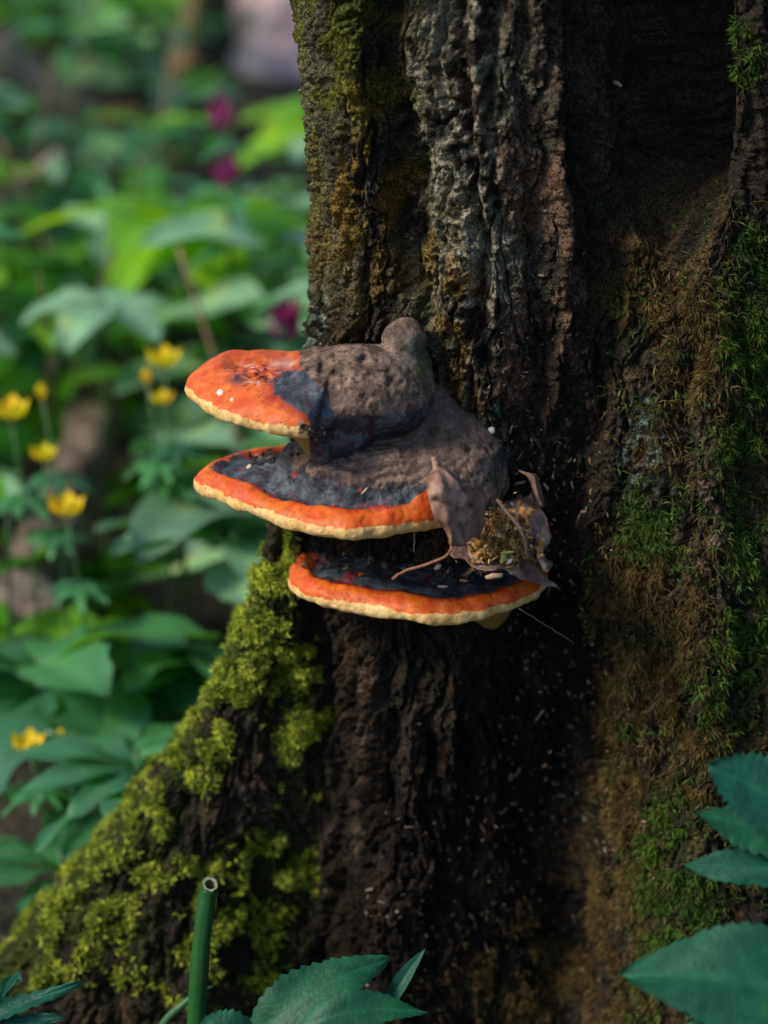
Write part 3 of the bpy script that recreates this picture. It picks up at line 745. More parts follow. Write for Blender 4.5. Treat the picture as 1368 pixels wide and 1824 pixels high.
def zone1(V, ins):
    n_ = fbm(V * 60, 3); n2_ = fbm(V * 220 + 8, 2)
    h = V[:, 2] - Z1
    qx, qy = project(V)
    zone = np.where(h < -.0035, 0, np.where(h < .0048 + .0014 * n_ + .0008 * n2_, 1, 2))
    wx_, wy_ = qx + 9 * n_ + 7 * n2_, qy + 7 * fbm(V * 90 + 44, 2) + 6 * n2_
    crust_p = np.array([(500, 660), (545, 662), (585, 700), (602, 740), (612, 790), (552, 790), (551, 744), (522, 720), (484, 706), (488, 680)], float)
    brown_p = np.array([(536, 500), (530, 650), (548, 668), (580, 698), (596, 740), (606, 800), (900, 800), (900, 500)], float)
    cd = poly_sd(wx_, wy_, crust_p)
    zone[(cd < 0) & (h > -.002)] = 3
    zone[(poly_sd(wx_, wy_, brown_p) < 0) & (h > -.003)] = 4
    zone[(qx > 552) & (h <= .004)] = 3
    zone[(V[:, 2] < Z1 - .006) & (qx <= 552)] = 0
    c = base_colour(V, zone, ins)
    g2 = zone == 2
    scar = np.exp(-((qx - 470 + 12 * n_) / 45) ** 2 - ((qy - 668 + 8 * n2_) / 15) ** 2) * (h > .008)
    c = mixc(c, (.16, .012, .016), np.clip(scar * 1.2, 0, 1) * g2 * .75 * sstep(-.3, .2, n2_))
    cr_ = np.exp(-(pn(V * 120 + 4) / .12) ** 2) * scar * sstep(-.15, .2, n2_ + .4 * n_)
    c = mixc(c, (.70, .48, .42), np.clip(cr_ * 2.4, 0, 1) * g2)
    c = mixc(c, (.55, .36, .26), np.exp(-((qx - 505 + 8 * n_) / 20) ** 2 - ((qy - 648 + 6 * n2_) / 8) ** 2) * (h > .006) * g2 * .9)
    c = mixc(c, CRUST, np.exp(-((qx - 422) / 14) ** 2 - ((qy - 676) / 10) ** 2) * g2 * .95)
    for (px, py, r_) in ((391, 699, 5), (413, 711, 3)):
        c = mixc(c, (.75, .62, .55), sstep(r_ * 1.2, r_ * .8, np.hypot(qx - px, qy - py) + n2_) * g2)
    c = mixc(c, RED, sstep(26, 0, cd) * g2 * (h > .006) * .7)
    g4 = zone == 4
    c = mixc(c, OLDG, np.clip(np.exp(-((qx - 735) / 30) ** 2 - ((qy - 630) / 50) ** 2), 0, 1) * g4 * .8)
    c = mixc(c, (.10, .11, .03), np.clip(np.exp(-((qx - 752) / 12) ** 2 - ((qy - 650) / 30) ** 2), 0, 1) * g4 * .8)
    c = mixc(c, (.26, .18, .16), np.clip(np.exp(-((qx - 690) / 30) ** 2 - ((qy - 640) / 10) ** 2), 0, 1) * g4 * .7)
    return zone, c
build_fungus('bracket_fungus', 'top bracket fungus, cracked orange lobe with a grey pitted hump and round nub', o1, n1f, Z1, top1, bot1, extra1, zone1,
             (o1[:, 0].min() - .008, o1[:, 1].min() - .012, Z1 - .045), (.045, .085, Z1 + .075), .0009, .0062)

# ------------------------------------------------------------------ litter caught on the shelves
ALLS = np.concatenate(SURF + [TV[(front > .2)]])
apx, apy = project(ALLS); adep = (ALLS - CAM) @ FWD
def hit(px, py, r=3.0):
    k = np.where((np.abs(apx - px) < r) & (np.abs(apy - py) < r))[0]
    return ALLS[k[np.argmin(adep[k])]] if len(k) else on_y(px, py, 0)
def patch(name, ctrl_, nu=34, nv=28, crumple=.0012, colA=(.13, .078, .058), colB=(.20, .125, .10), mat='dry', label=None, cat=None, veins=True, freq=110):
    A = np.array([[on_y(px, py, y) for px, py, y in row] for row in ctrl_])
    A = np.stack([catmull(A[:, j], nu) for j in range(A.shape[1])], 1)
    A = np.stack([catmull(A[i], nv) for i in range(nu)], 0)
    V = A.reshape(-1, 3)
    V = V + crumple * np.stack([fbm(V * freq, 3), 1.5 * fbm(V * freq + 7, 3), fbm(V * freq + 13, 3)], 1)
    sgrid = np.linspace(-1, 1, nv)[None, :] + 0 * np.linspace(0, 1, nu)[:, None]; tg = np.linspace(0, 1, nu)[:, None] + 0 * sgrid
    c = mixc(np.tile(np.array(colA), (len(V), 1)), colB, np.clip(.5 + 1.2 * fbm(V * 60 + 4, 3), 0, 1))
    c = mixc(c, (.035, .022, .018), sstep(.30, .5, fbm(V * 80 + 24, 2)) * .8)
    if veins:
        vn_ = np.exp(-(sgrid / .05) ** 2) + .5 * np.exp(-((np.mod(tg * 7 + np.abs(sgrid) * 1.6, 1) - .5) / .07) ** 2)
        c = mixc(c, (.26, .17, .12), np.clip(vn_.ravel(), 0, 1) * .6)
    base = V.mean(0)
    o = obj(name, mesh_np(name, V - base, grid_faces(nu, nv), c), M[mat], None, base)
    sm = o.modifiers.new('thickness', 'SOLIDIFY'); sm.thickness = .0005
    if label: tag(o, label, cat)
    return o
patch('dry_leaf', [[(768, 812, -.050), (771, 810, -.050), (777, 813, -.048), (784, 820, -.046)],
                   [(768, 842, -.070), (783, 842, -.076), (803, 848, -.070), (822, 858, -.058)],
                   [(754, 872, -.084), (786, 876, -.092), (822, 880, -.080), (864, 886, -.050)],
                   [(768, 902, -.088), (796, 908, -.094), (824, 908, -.076), (858, 902, -.056)],
                   [(782, 935, -.086), (806, 936, -.090), (824, 930, -.074), (864, 928, -.056)],
                   [(803, 978, -.080), (810, 974, -.082), (826, 964, -.070), (856, 952, -.056)]],
      crumple=.0032, freq=75, colA=(.16, .085, .06), colB=(.38, .235, .18), label='crumpled brown dry leaf standing against the rim of the middle bracket', cat='dry leaf')
patch('dry_leaf', [[(860, 888, -.004), (888, 896, -.020), (925, 884, -.012), (952, 876, -.004)],
                   [(848, 925, -.030), (890, 915, -.034), (935, 912, -.030), (970, 930, -.022)],
                   [(826, 956, -.048), (880, 962, -.044), (935, 960, -.040), (974, 962, -.034)],
                   [(806, 980, -.058), (850, 995, -.056), (905, 998, -.052), (955, 1000, -.046)],
                   [(812, 992, -.062), (852, 1016, -.066), (905, 1020, -.064), (992, 1048, -.056)]],
      crumple=.0028, freq=80, colA=(.13, .075, .06), colB=(.23, .145, .12), label='brown dry leaf curled like a bowl around the crumbs beside the bark', cat='dry leaf')
patch('dry_leaf', [[(922, 838, -.006), (926, 836, -.006), (932, 840, -.004)], [(940, 850, -.012), (950, 848, -.014), (956, 846, -.008)],
                   [(948, 875, -.014), (956, 872, -.018), (964, 868, -.010)], [(962, 905, -.018), (967, 903, -.020), (972, 902, -.014)]],
      nu=16, nv=10, crumple=.0006, label='thin curled shred of dry leaf rising along the bark', cat='dry leaf')
patch('dry_leaf', [[(940, 962, -.030), (958, 950, -.036), (970, 958, -.030)], [(950, 975, -.040), (966, 960, -.046), (978, 968, -.036)],
                   [(952, 992, -.046), (958, 992, -.050), (966, 988, -.044)], [(962, 1008, -.050), (970, 1010, -.054), (984, 1004, -.046)], [(966, 1018, -.050), (974, 1020, -.052), (980, 1016, -.048)]],
      nu=18, nv=10, crumple=.0006, colA=(.36, .25, .17), colB=(.55, .42, .32), veins=False, label='pale twisted leaf flake at the edge of the crumb pile', cat='dry leaf')
def px_path(pts_, n=14):
    return catmull(np.array([on_y(*p) for p in pts_]), n)
def twig(name, pts_, r0, r1, colr, label, cat):
    Pth = px_path(pts_); b_ = Pth[0].copy()
    Pth = Pth + .0005 * np.stack([fbm(Pth * 300, 1), fbm(Pth * 300 + 5, 1), fbm(Pth * 300 + 9, 1)], 1)
    o = obj(name, mesh_tube(name, Pth - b_, np.linspace(r0, r1, len(Pth)), 8, colr), M['twig'], None, b_)
    return tag(o, label, cat)
twig('twig', [(886, 890, -.058), (905, 915, -.066), (925, 938, -.072), (936, 965, -.072), (943, 998, -.068)], .0010, .0013, (.12, .08, .065), 'bent dark twig lying across the crumb pile', 'twig')
twig('leaf_stalk', [(806, 974, -.082), (795, 990, -.078), (770, 1002, -.072), (735, 1012, -.066), (712, 1022, -.062), (700, 1032, -.060)], .0008, .0010, (.22, .10, .06), 'slender red-brown stalk lying over the black crust of the lowest bracket', 'stalk')
twig('spider_thread', [(925, 1084, -.066), (970, 1112, -.05), (1024, 1146, -.020)], .00009, .00009, (.55, .55, .5), 'single spider thread strung from the lowest bracket to the bark', 'thread')
twig('spider_thread', [(738, 950, -.085), (737, 985, -.075)], .00006, .00006, (.55, .55, .5), 'short spider thread hanging between middle and lowest bracket', 'thread')
def flakes(name, regions, n, size, cols, lift=.0016):
    Vs, Fs, Cs = [], [], []
    for k in range(n):
        (x, y, sx, sy) = regions[k % len(regions)]
        px, py = RNG.normal(x, sx), RNG.normal(y, sy)
        if name == 'crumb_pile': p = on_y(px, py, -.050 - .00010 * (py - 960) + RNG.uniform(-.008, .002))
        else: p = hit(px, py) + np.array([0, -.0005, lift])
        u = RNG.normal(0, 1, 3); u /= np.linalg.norm(u); v = np.cross(u, RNG.normal(0, 1, 3)); v /= np.linalg.norm(v); w = np.cross(u, v)
        s = size * min(RNG.gamma(3, .33), 1.7)
        q = np.array([-u - .5 * v, u * .8 - .6 * v, u + .4 * v, -.7 * u + .6 * v]) * s * np.array([[1, .8, 1, .9]]).T
        q = np.concatenate([q, [(.35 * w) * s, (-.25 * w) * s]]) + p
        b = 6 * k
        Vs.append(q); Fs += [(b + i, b + (i + 1) % 4, b + 4) for i in range(4)] + [(b + (i + 1) % 4, b + i, b + 5) for i in range(4)]
        cc_ = np.array(cols[RNG.integers(len(cols))]) * RNG.uniform(.6, 1.25)
        Cs.append(np.tile(cc_, (6, 1)))
    V = np.concatenate(Vs); b_ = V.mean(0)
    return obj(name, mesh_np(name, V - b_, np.array(Fs), np.concatenate(Cs), False), M['chip'], None, b_)
o = flakes('crumb_pile', [(890, 960, 22, 22), (880, 975, 26, 16), (925, 968, 20, 24), (870, 985, 14, 10), (905, 930, 16, 14)], 900, .0020, [(.30, .15, .035), (.38, .22, .07), (.15, .08, .03), (.42, .30, .16), (.24, .12, .03)])
tag(o, 'heap of ochre bark crumbs and husks lying in the dry leaf', 'crumbs', kind='stuff')
o = flakes('crumb_scatter', [(620, 998, 50, 6), (680, 1000, 60, 8), (560, 1002, 18, 6), (820, 1022, 26, 8), (480, 812, 24, 5), (560, 790, 14, 8), (545, 770, 8, 10), (620, 775, 30, 10)], 330, .0013, [(.14, .085, .04), (.20, .14, .09), (.07, .045, .025), (.035, .03, .025)])
tag(o, 'scatter of tiny dark crumbs on the bracket tops', 'crumbs', kind='stuff')
def chip(px, py, L_, W_, ang, colr, label, y=None, name='bark_chip', bend=.3):
    p = hit(px, py) + np.array([0, -.0006, .0012]) if y is None else on_y(px, py, y)
    d = RGT * math.cos(ang) + UPV * math.sin(ang); s_ = np.cross(d, FWD)
    ns_, nv_ = 7, 4
    V = []
    for i in range(ns_):
        t = i / (ns_ - 1) * 2 - 1
        for j in range(nv_):
            v = j / (nv_ - 1) * 2 - 1
            wj = W_ * (1 - .45 * abs(t) ** 2 + .15 * math.sin(5 * t + 2 * v + px))
            V.append(d * L_ * t + s_ * wj * v - FWD * (bend * L_ * (1 - t * t) + .25 * W_ * (1 - v * v)))
    V = np.array(V)
    o = obj(name, mesh_np(name, V, grid_faces(ns_, nv_), np.tile(np.array(colr), (len(V), 1)) * RNG.uniform(.85, 1.1, (len(V), 1))), M['chip'], None, p)
    sm = o.modifiers.new('thickness', 'SOLIDIFY'); sm.thickness = .0006
    tag(o, label, 'chip')
    return o
chip(777, 1010, .0022, .0016, .9, (.72, .58, .44), 'pale square chip on the crust of the lowest bracket')
chip(443, 832, .0017, .0012, .7, (.72, .58, .40), 'cream chip on the left end of the middle bracket')
chip(832, 1022, .0042, .0010, .5, (.50, .33, .20), 'tan splinter lying on the lowest bracket below the curled leaf')
chip(826, 1034, .0030, .0008, -.1, (.45, .24, .12), 'short orange-brown splinter on the lowest bracket')
chip(880, 1026, .0050, .0016, .15, (.48, .31, .20), 'frayed tan husk beneath the front lip of the curled leaf', y=-.069)
chip(790, 1045, .0030, .0008, 0, (.55, .42, .33), 'whitish sliver on the dark crust near the red edge')
chip(641, 1023, .0017, .0009, .3, (.45, .06, .01), 'small orange flake on the crust of the lowest bracket')
chip(896, 992, .0040, .0012, 1.3, (.42, .45, .16), 'pale green seed husk on the crumb pile', y=-.070)
chip(904, 984, .0042, .0007, .1, (.35, .40, .10), 'thin green sliver on the crumb pile', y=-.071)
chip(908, 1000, .0022, .0010, .8, (.60, .52, .42), 'white scrap beside the green husk', y=-.071)
chip(652, 879, .0032, .0005, .8, (.60, .52, .40), 'pale curved thread of straw on the blue-black crust', bend=.9)
chip(1040, 912, .0030, .0007, .1, (.50, .32, .20), 'tan sliver stuck in the bark beside the dry leaf')
chip(972, 866, .0030, .0008, -1.0, (.50, .28, .15), 'orange-brown sliver stuck in the bark above the curled leaf')
chip(925, 862, .0040, .0007, .25, (.40, .22, .12), 'brown straw caught in the bark above the curled leaf')
chip(1100, 153, .0030, .0012, -.5, (.42, .30, .24), 'pale scrap on the edge of the dark hollow')
chip(878, 768, .0022, .0020, 1.2, (.60, .56, .48), 'whitish lump in the furrow beside the brown hump')

# ------------------------------------------------------------------ leaf tools
def ovate(s): return (np.clip(s, 0, 1) ** .55) * (np.clip(1 - s, 0, 1) ** .85) / .52
def lance(s): return (np.clip(s, 0, 1) ** .8) * (np.clip(1 - s, 0, 1) ** 1.0) / .32
def leaf_surface(mid, nrm, width, prof=ovate, teeth=0, tooth=.12, lobes=0, lobe=.4, ns=26, nv=9, fold=.25, wave=.03, droop=0.0, seed=0):
    """Blade along a 3-D midrib: serrated, folded along the rib, slightly wavy."""
    Pm = catmull(mid, ns); T = np.gradient(Pm, axis=0); T /= np.linalg.norm(T, axis=1)[:, None]
    nrm = np.asarray(nrm, float); S = np.cross(T, nrm); S /= np.linalg.norm(S, axis=1)[:, None]; Nn = np.cross(S, T)
    s = np.linspace(0, 1, ns); w = prof(s) * width
    if lobes: w = w * (1 - lobe * (0.5 - 0.5 * np.cos(2 * np.pi * (s * lobes + .15))))
    if teeth: w = w * (1 + tooth * (1 - np.mod(s * teeth, 1) * 2))
    v = np.linspace(-1, 1, nv)
    rs = np.random.default_rng(seed)
    ph = rs.uniform(0, 6, 2)
    L_ = np.linalg.norm(Pm[-1] - Pm[0])
    lift = fold * np.abs(v)[None, :] * w[:, None] - droop * (v ** 2)[None, :] * w[:, None] + wave * L_ * np.sin(s[:, None] * 9 + ph[0] + v[None, :] * 2.0) * np.abs(v)[None, :]
    shift = .35 * np.abs(v)[None, :] * w[:, None]          # side veins sweep towards the tip
    V = Pm[:, None] + S[:, None] * (v[None, :, None] * w[:, None, None]) + Nn[:, None] * lift[..., None] + T[:, None] * (shift * (1 - s)[:, None])[..., None]
    vein = np.exp(-(v / .06) ** 2)[None, :] + .6 * np.exp(-((np.mod(s[:, None] * 8 - np.abs(v)[None, :] * 1.2, 1) - .5) / .07) ** 2)
    c = 1 + .35 * np.clip(vein, 0, 1)
    return V.reshape(-1, 3), grid_faces(ns, nv), np.repeat(c.reshape(-1, 1), 3, 1)
def local_leaf(name, L_, W_, n_parts=1, ang=0.6, arch=.25, fold=.2, ns=11, nv=5, **kw):
    """Leaf in its own axes: petiole end at the origin, running along +X; n_parts leaflets fan out."""
    Vs, Fs, Cs, off = [], [], [], 0
    for k in range(n_parts):
        a = (k - (n_parts - 1) / 2) * ang; l_ = L_ * (1 - .18 * abs(k - (n_parts - 1) / 2))
        t = np.linspace(0, 1, 4)
        mid = np.stack([np.cos(a) * t * l_, np.sin(a) * t * l_, arch * l_ * (.5 * t - t ** 2)], 1)
        V, F, C = leaf_surface(mid, (0, 0, 1), W_, ns=ns, nv=nv, fold=fold, seed=k, **kw)
        Vs.append(V); Fs.append(F + off); Cs.append(C); off += len(V)
    return mesh_np(name, np.concatenate(Vs), np.concatenate(Fs), np.concatenate(Cs))
def multi_leaf(name, parts, mat, parent=None):
    V, F, C = parts
    b_ = V[0].copy() if parent is None else np.array(parent.location)
    return obj(name, mesh_np(name, V - b_, F, C), mat, parent, None if parent is not None else b_)

# ------------------------------------------------------------------ plants close to the trunk foot
def near_plant(label, name, leaflets, foot, stems=None, group=None):
    t = empty(name, foot); tag(t, label, 'plant', group)
    tip0 = None
    for (pts_, width, kw) in leaflets:
        mid = np.array([on_y(*p) for p in pts_])
        up = np.array([0, -.55, .83]) + np.array(kw.pop('lean', (0, 0, 0)))
        multi_leaf('leaflet', leaf_surface(mid, up, width, ns=kw.pop('ns', 46), nv=13, **kw), M['fleaf'], t)
        base = mid[0]
        if stems is None:
            j = np.array(foot) * 1.0
            pth = catmull(np.array([j, j * .6 + base * .4 + np.array([0, 0, .03]), base]), 10)
            obj('stem', mesh_tube('stem', pth - j, np.linspace(.0018, .0011, 10), 7, (1, 1, 1)), M['stem'], t)
    return t
def foot_at(px, py, y):
    p = on_y(px, py, y); return (p[0], p[1], gz(p[0], p[1]))
near_plant('deep green plant at the trunk foot with two broad toothed leaflets and a narrow one', 'woodland_herb', [
    ([(430, 1868, -.150), (510, 1802, -.150), (600, 1745, -.140), (694, 1708, -.125)], .0225, dict(teeth=16, tooth=.10, fold=.12, seed=3)),
    ([(500, 1860, -.165), (580, 1815, -.165), (670, 1798, -.16), (764, 1804, -.155)], .0150, dict(teeth=15, tooth=.10, fold=.15, seed=5)),
    ([(660, 1850, -.13), (700, 1775, -.13), (728, 1730, -.125), (758, 1689, -.12)], .0052, dict(prof=lance, fold=.5, wave=0, seed=6)),
    ([(470, 1868, -.165), (420, 1840, -.17), (385, 1830, -.17), (352, 1835, -.17)], .0150, dict(teeth=10, tooth=.1, fold=.1, seed=7))],
    foot_at(480, 2000, -.14))
near_plant('green plant with lobed sharp-toothed leaf held in front of the right moss', 'woodland_herb', [
    ([(1480, 1440, -.18), (1400, 1425, -.18), (1320, 1392, -.175), (1262, 1362, -.17)], .0300, dict(teeth=13, tooth=.14, fold=.05, seed=1)),
    ([(1490, 1490, -.185), (1410, 1485, -.185), (1320, 1468, -.18), (1236, 1448, -.175)], .0205, dict(teeth=12, tooth=.13, fold=.05, seed=2)),
    ([(1500, 1560, -.19), (1410, 1552, -.19), (1310, 1545, -.185), (1216, 1540, -.18)], .0160, dict(teeth=13, tooth=.10, fold=.08, seed=4))],
    foot_at(1540, 1900, -.19))
near_plant('large deep green pointed leaf reaching low across the right root', 'woodland_herb', [
    ([(1540, 1800, -.235), (1400, 1762, -.235), (1250, 1738, -.23), (1102, 1735, -.22)], 0.0400, dict(teeth=17, tooth=.05, fold=.10, seed=8, ns=52)),
    ([(1560, 1850, -.24), (1460, 1825, -.24), (1360, 1812, -.24), (1270, 1806, -.24)], .0170, dict(teeth=9, tooth=.1, fold=.1, seed=9)),
    ([(1500, 1900, -.24), (1380, 1880, -.245), (1270, 1860, -.245), (1160, 1850, -.24)], .0200, dict(teeth=9, tooth=.1, fold=.1, seed=10))],
    foot_at(1560, 1990, -.24))
near_plant('plant with narrow toothed leaflets below the mossy root', 'woodland_herb', [
    ([(-90, 1840, -.13), (-20, 1810, -.13), (60, 1782, -.125), (150, 1749, -.12)], .0070, dict(prof=lance, teeth=9, tooth=.16, fold=.3, seed=11)),
    ([(-90, 1860, -.135), (-20, 1830, -.135), (50, 1818, -.13), (118, 1812, -.13)], .0060, dict(prof=lance, teeth=8, tooth=.2, fold=.3, seed=12)),
    ([(-80, 1880, -.135), (0, 1850, -.135), (70, 1836, -.13), (150, 1832, -.13)], .0060, dict(prof=lance, teeth=8, tooth=.2, fold=.3, seed=13))],
    foot_at(-100, 2000, -.13))
near_plant('small curled seedling leaf beside the mossy root', 'woodland_herb', [
    ([(-30, 1820, -.10), (0, 1780, -.10), (18, 1752, -.10), (30, 1738, -.10)], .0048, dict(prof=lance, fold=.6, seed=15)),
    ([(-10, 1800, -.10), (16, 1760, -.105), (32, 1742, -.11), (38, 1752, -.115)], .0030, dict(prof=lance, fold=.6, seed=16))],
    foot_at(-40, 1960, -.10))
# cut hollow stem
hp = px_path([(346, 2010, -.10), (350, 1824, -.10), (355, 1730, -.098), (362, 1650, -.094), (371, 1586, -.090), (374, 1576, -.091)], 16)
b_ = hp[0].copy(); b_[2] = gz(b_[0], b_[1])
t = empty('cut_stem', b_); tag(t, 'hollow green cut plant stem standing upright before the mossy root', 'stem')
hp[0] = b_
rad = np.linspace(.0056, .0046, 16); n_ = 18
V, F = tube(hp - b_, rad, n_, False)
Vi, Fi = tube((hp - b_)[8:], rad[8:] * .66, n_, False)
def plain_mesh(nm, VV, FF, c4):
    me = bpy.data.meshes.new(nm); me.from_pydata([tuple(v) for v in VV], [], [tuple(f_) for f_ in FF]); me.update()
    for p in me.polygons: p.use_smooth = True
    ca_ = me.color_attributes.new('Col', 'FLOAT_COLOR', 'POINT'); ca_.data.foreach_set('color', np.tile(np.array(c4, np.float32), len(VV)))
    return me
ang_ = np.tile(np.arange(n_) * 2 * np.pi / n_, 16)
axis_ = np.repeat(hp - b_, n_, 0)
V = axis_ + (V - axis_) * (1 + .05 * np.cos(ang_ * 6) + .06 * fbm(V * 90, 2))[:, None]
rag = .0012 * np.abs(fbm(np.stack([np.cos(ang_[:n_]) * 2, np.sin(ang_[:n_]) * 2, 0 * ang_[:n_]], 1), 3))
V[15 * n_:, 2] += rag; Vi[7 * n_:, 2] += rag * .6
obj('stalk', plain_mesh('stalk', V, F, (.35, .75, .45, 1)), M['stem'], t)
obj('inner_wall', plain_mesh('inner_wall', Vi, [f_[::-1] for f_ in Fi], (.13, .11, .06, 1)), M['chip'], t)
ring_v = np.concatenate([V[15 * n_:16 * n_], Vi[7 * n_:8 * n_]])
obj('cut_rim', plain_mesh('cut_rim', ring_v, [(q, (q + 1) % n_, n_ + (q + 1) % n_, n_ + q) for q in range(n_)], (.26, .29, .18, 1)), M['chip'], t)
gp = px_path([(255, 1900, -.06), (290, 1824, -.06), (335, 1782, -.058), (358, 1766, -.055), (382, 1755, -.052)], 14)
gp[0][2] = gz(gp[0][0], gp[0][1]); b_ = gp[0].copy()
tag(obj('grass_stalk', mesh_tube('grass_stalk', gp - b_, np.concatenate([np.linspace(.0026, .0022, 9), np.linspace(.0012, .0004, 5)]), 7, (1.2, 1.3, 1.2)), M['stem'], None, b_), 'thin slanting grass stalk passing behind the cut stem', 'grass stalk')

# ------------------------------------------------------------------ undergrowth behind
LM = {'nettle': [local_leaf('leaf', .075, .023, teeth=7, tooth=.16, arch=.35), local_leaf('leaf', .060, .020, teeth=6, tooth=.18, arch=.2), local_leaf('leaf', .085, .024, teeth=8, tooth=.14, arch=.5)],
      'elder': [local_leaf('leaf', .080, .022, 3, .95, teeth=6, tooth=.15, arch=.3), local_leaf('leaf', .070, .021, 3, 1.05, teeth=5, tooth=.18, arch=.45)],
      'anemone': [local_leaf('leaf', .065, .014, 3, .75, lobes=2, lobe=.45, arch=.3, fold=.15), local_leaf('leaf', .060, .012, 5, .55, lobes=2, lobe=.4, arch=.4, fold=.15)],
      'broad': [local_leaf('leaf', .110, .036, arch=.35, fold=.22), local_leaf('leaf', .095, .034, arch=.2, fold=.3)]}
STEMS = {}
def stem_mesh(h, r):
    key = (round(h, 2), r)
    if key not in STEMS:
        t_ = np.linspace(0, 1, 6)
        pth = np.stack([.03 * h * np.sin(t_ * 2), .04 * h * t_ ** 2, h * t_], 1)
        STEMS[key] = mesh_tube('stem', pth, np.linspace(r, r * .6, 6), 6, (1, 1, 1))
    return STEMS[key]
def add_leaf(parent, kind, loc, az, tilt, sc, mat, roll=0.0):
    me = random.choice(LM[kind])
    o = bpy.data.objects.new('leaf', me); COL.objects.link(o); o.parent = parent
    if not me.materials: me.materials.append(M['leaf'])
    o.material_slots[0].link = 'OBJECT'; o.material_slots[0].material = M[mat]
    o.location = loc; o.rotation_euler = (roll, tilt, az); o.scale = (sc,) * 3
    return o
def on_h(px, py, h):
    for yy in np.linspace(.15, 5, 400):
        p = on_y(px, py, yy)
        if p[2] <= gz(p[0], p[1]) + h: return p
    return on_y(px, py, 3)
LAB = {'nettle': ('toothed paired-leaf herb', 'toothed herbs of the undergrowth'),
       'elder': ('three-leaflet herb', 'three-leaved herbs of the undergrowth'),
       'anemone': ('cut-leaved herb', 'cut-leaved herbs of the undergrowth'),
       'broad': ('broad smooth-leaved herb', 'broad-leaved herbs of the undergrowth')}
PLACES = [(-.33, .62, 'beside the pale end of the fallen log'), (-.36, 1.05, 'along the fallen log'), (-.30, 1.5, 'near the sapling stem'), (-.14, 1.45, 'around the pale trunk'),
          (-.46, 1.4, 'under the slanting branch'), (-.10, .72, 'close behind the top bracket'), (-.16, .5, 'behind the middle bracket'), (-.22, .36, 'behind the mossy root'),
          (-.40, .28, 'by the lowest yellow flower'), (-.24, .8, 'around the yellow flowers'), (-.2, 2.2, 'on the bank beyond the pale trunk'), (-.7, 2.2, 'on the bank beyond the branch'),
          (-.85, .9, 'out past the fallen log'), (.55, 1.0, 'hidden behind the big trunk'), (.2, 1.8, 'on the bank behind the big trunk')]
def herb(kind, x, y, h, mat='leaf', s=1.0, az=None):
    nm, gp_ = LAB[kind]
    pl = min(PLACES, key=lambda q: math.hypot(q[0] - x, q[1] - y))[2]
    lb = ('tall ' if h > .25 else 'short ' if h < .17 else '') + ('bright yellow-green ' if mat == 'leaf_y' else 'pale-sheened green ' if mat == 'leaf_p' else 'deep green ') + ('large ' if s > 1.55 else '') + nm + ' ' + pl
    t = empty('woodland_herb', (x, y, gz(x, y) - .004), random.uniform(0, 6.28) if az is None else az); tag(t, lb, 'plant', gp_)
    tip = lambda z: (.03 * h * math.sin(z / h * 2), .04 * h * (z / h) ** 2, z)
    if kind in ('nettle', 'broad'):
        obj('stem', stem_mesh(h, .0022), M['stem'], t)
        tiers = 4 if kind == 'nettle' else 3
        for k in range(tiers):
            z = h * (1 - .21 * k) - .002
            for q in (0, 1):
                add_leaf(t, kind, tip(z), k * 1.57 + q * math.pi + random.uniform(-.3, .3), random.uniform(-.30, .25), s * (.62 + .16 * k) * random.uniform(.85, 1.15), mat, random.uniform(-.3, .3))
    else:
        obj('stem', stem_mesh(h, .0018), M['stem'], t)
        for k in range(3):
            add_leaf(t, kind, tip(h - .001 - .01 * k), k * 2.1 + random.uniform(-.4, .4), random.uniform(-.45, .15), s * random.uniform(.8, 1.2), mat, random.uniform(-.3, .3))
    return t
def blocked(x, y):
    if y < .62 and -.20 < x < .55: return True           # trunk and root
    if y < .30 and x > -.42: return True
    return False
LP0, LP1 = on_h(45, 1070, .16), on_h(215, 600, .16)
FLW = [(291, 646), (262, 674), (288, 712), (18, 738), (75, 702), (78, 812), (118, 910), (50, 1330), (392, 208), (406, 312), (510, 588)]
PUR = [(392, 208), (406, 312), (510, 588)]
cnt = {k: 0 for k in LM}
y = .16
while y < 3.8:
    stp = .070 + .014 * y
    x = -1.25 - .12 * y
    while x < .95 + .05 * y:
        xx, yy = x + random.uniform(-.4, .4) * stp, y + random.uniform(-.4, .4) * stp
        dep = yy + 1.27
        inview = -.20 * dep - .05 < xx < -.01 * dep + .02
        keep = 1.0 if inview else .28
        if not blocked(xx, yy) and random.random() < keep:
            pq = random.random()
            kind = 'nettle' if pq < .34 else 'elder' if pq < .60 else 'anemone' if pq < .78 else 'broad'
            if yy < .55: kind = random.choice(['anemone', 'elder', 'anemone', 'nettle'])
            h = random.uniform(.14, .32) * (1.0 if yy > .6 else .8) * (.75 if kind == 'anemone' else 1)
            s_ = random.uniform(.95, 1.65)
            hx, hy = project(np.array([[xx, yy, gz(xx, yy) + h]])); hx, hy = float(hx[0]), float(hy[0])
            lx = np.interp(hy, [600, 1060], [215, 45])
            skip = (560 < hy < 1080 and abs(hx - lx) < 115 and yy < np.interp(hy, [600, 1060], [LP1[1], LP0[1]]) + .05 and random.random() < .92)
            if inview and not skip: skip = any(math.hypot(hx - fx_, (hy - fy_)) < 60 for fx_, fy_ in FLW)
            if hx > 360 and hy < 175 or (hy < 215 and abs(hy - 50 - .72 * hx) < 85 and hx < 260): skip = True
            if inview and any(abs(hx - fx_) < 105 and -70 < hy - fy_ < 60 for fx_, fy_ in PUR): skip = True
            if cnt[kind] < 290 and not skip:
                cnt[kind] += 1
                herb(kind, xx, yy, h, random.choices(['leaf_y', 'leaf_p', 'leaf'], [.24, .34, .42])[0], s_)
        x += stp
    y += stp * .9
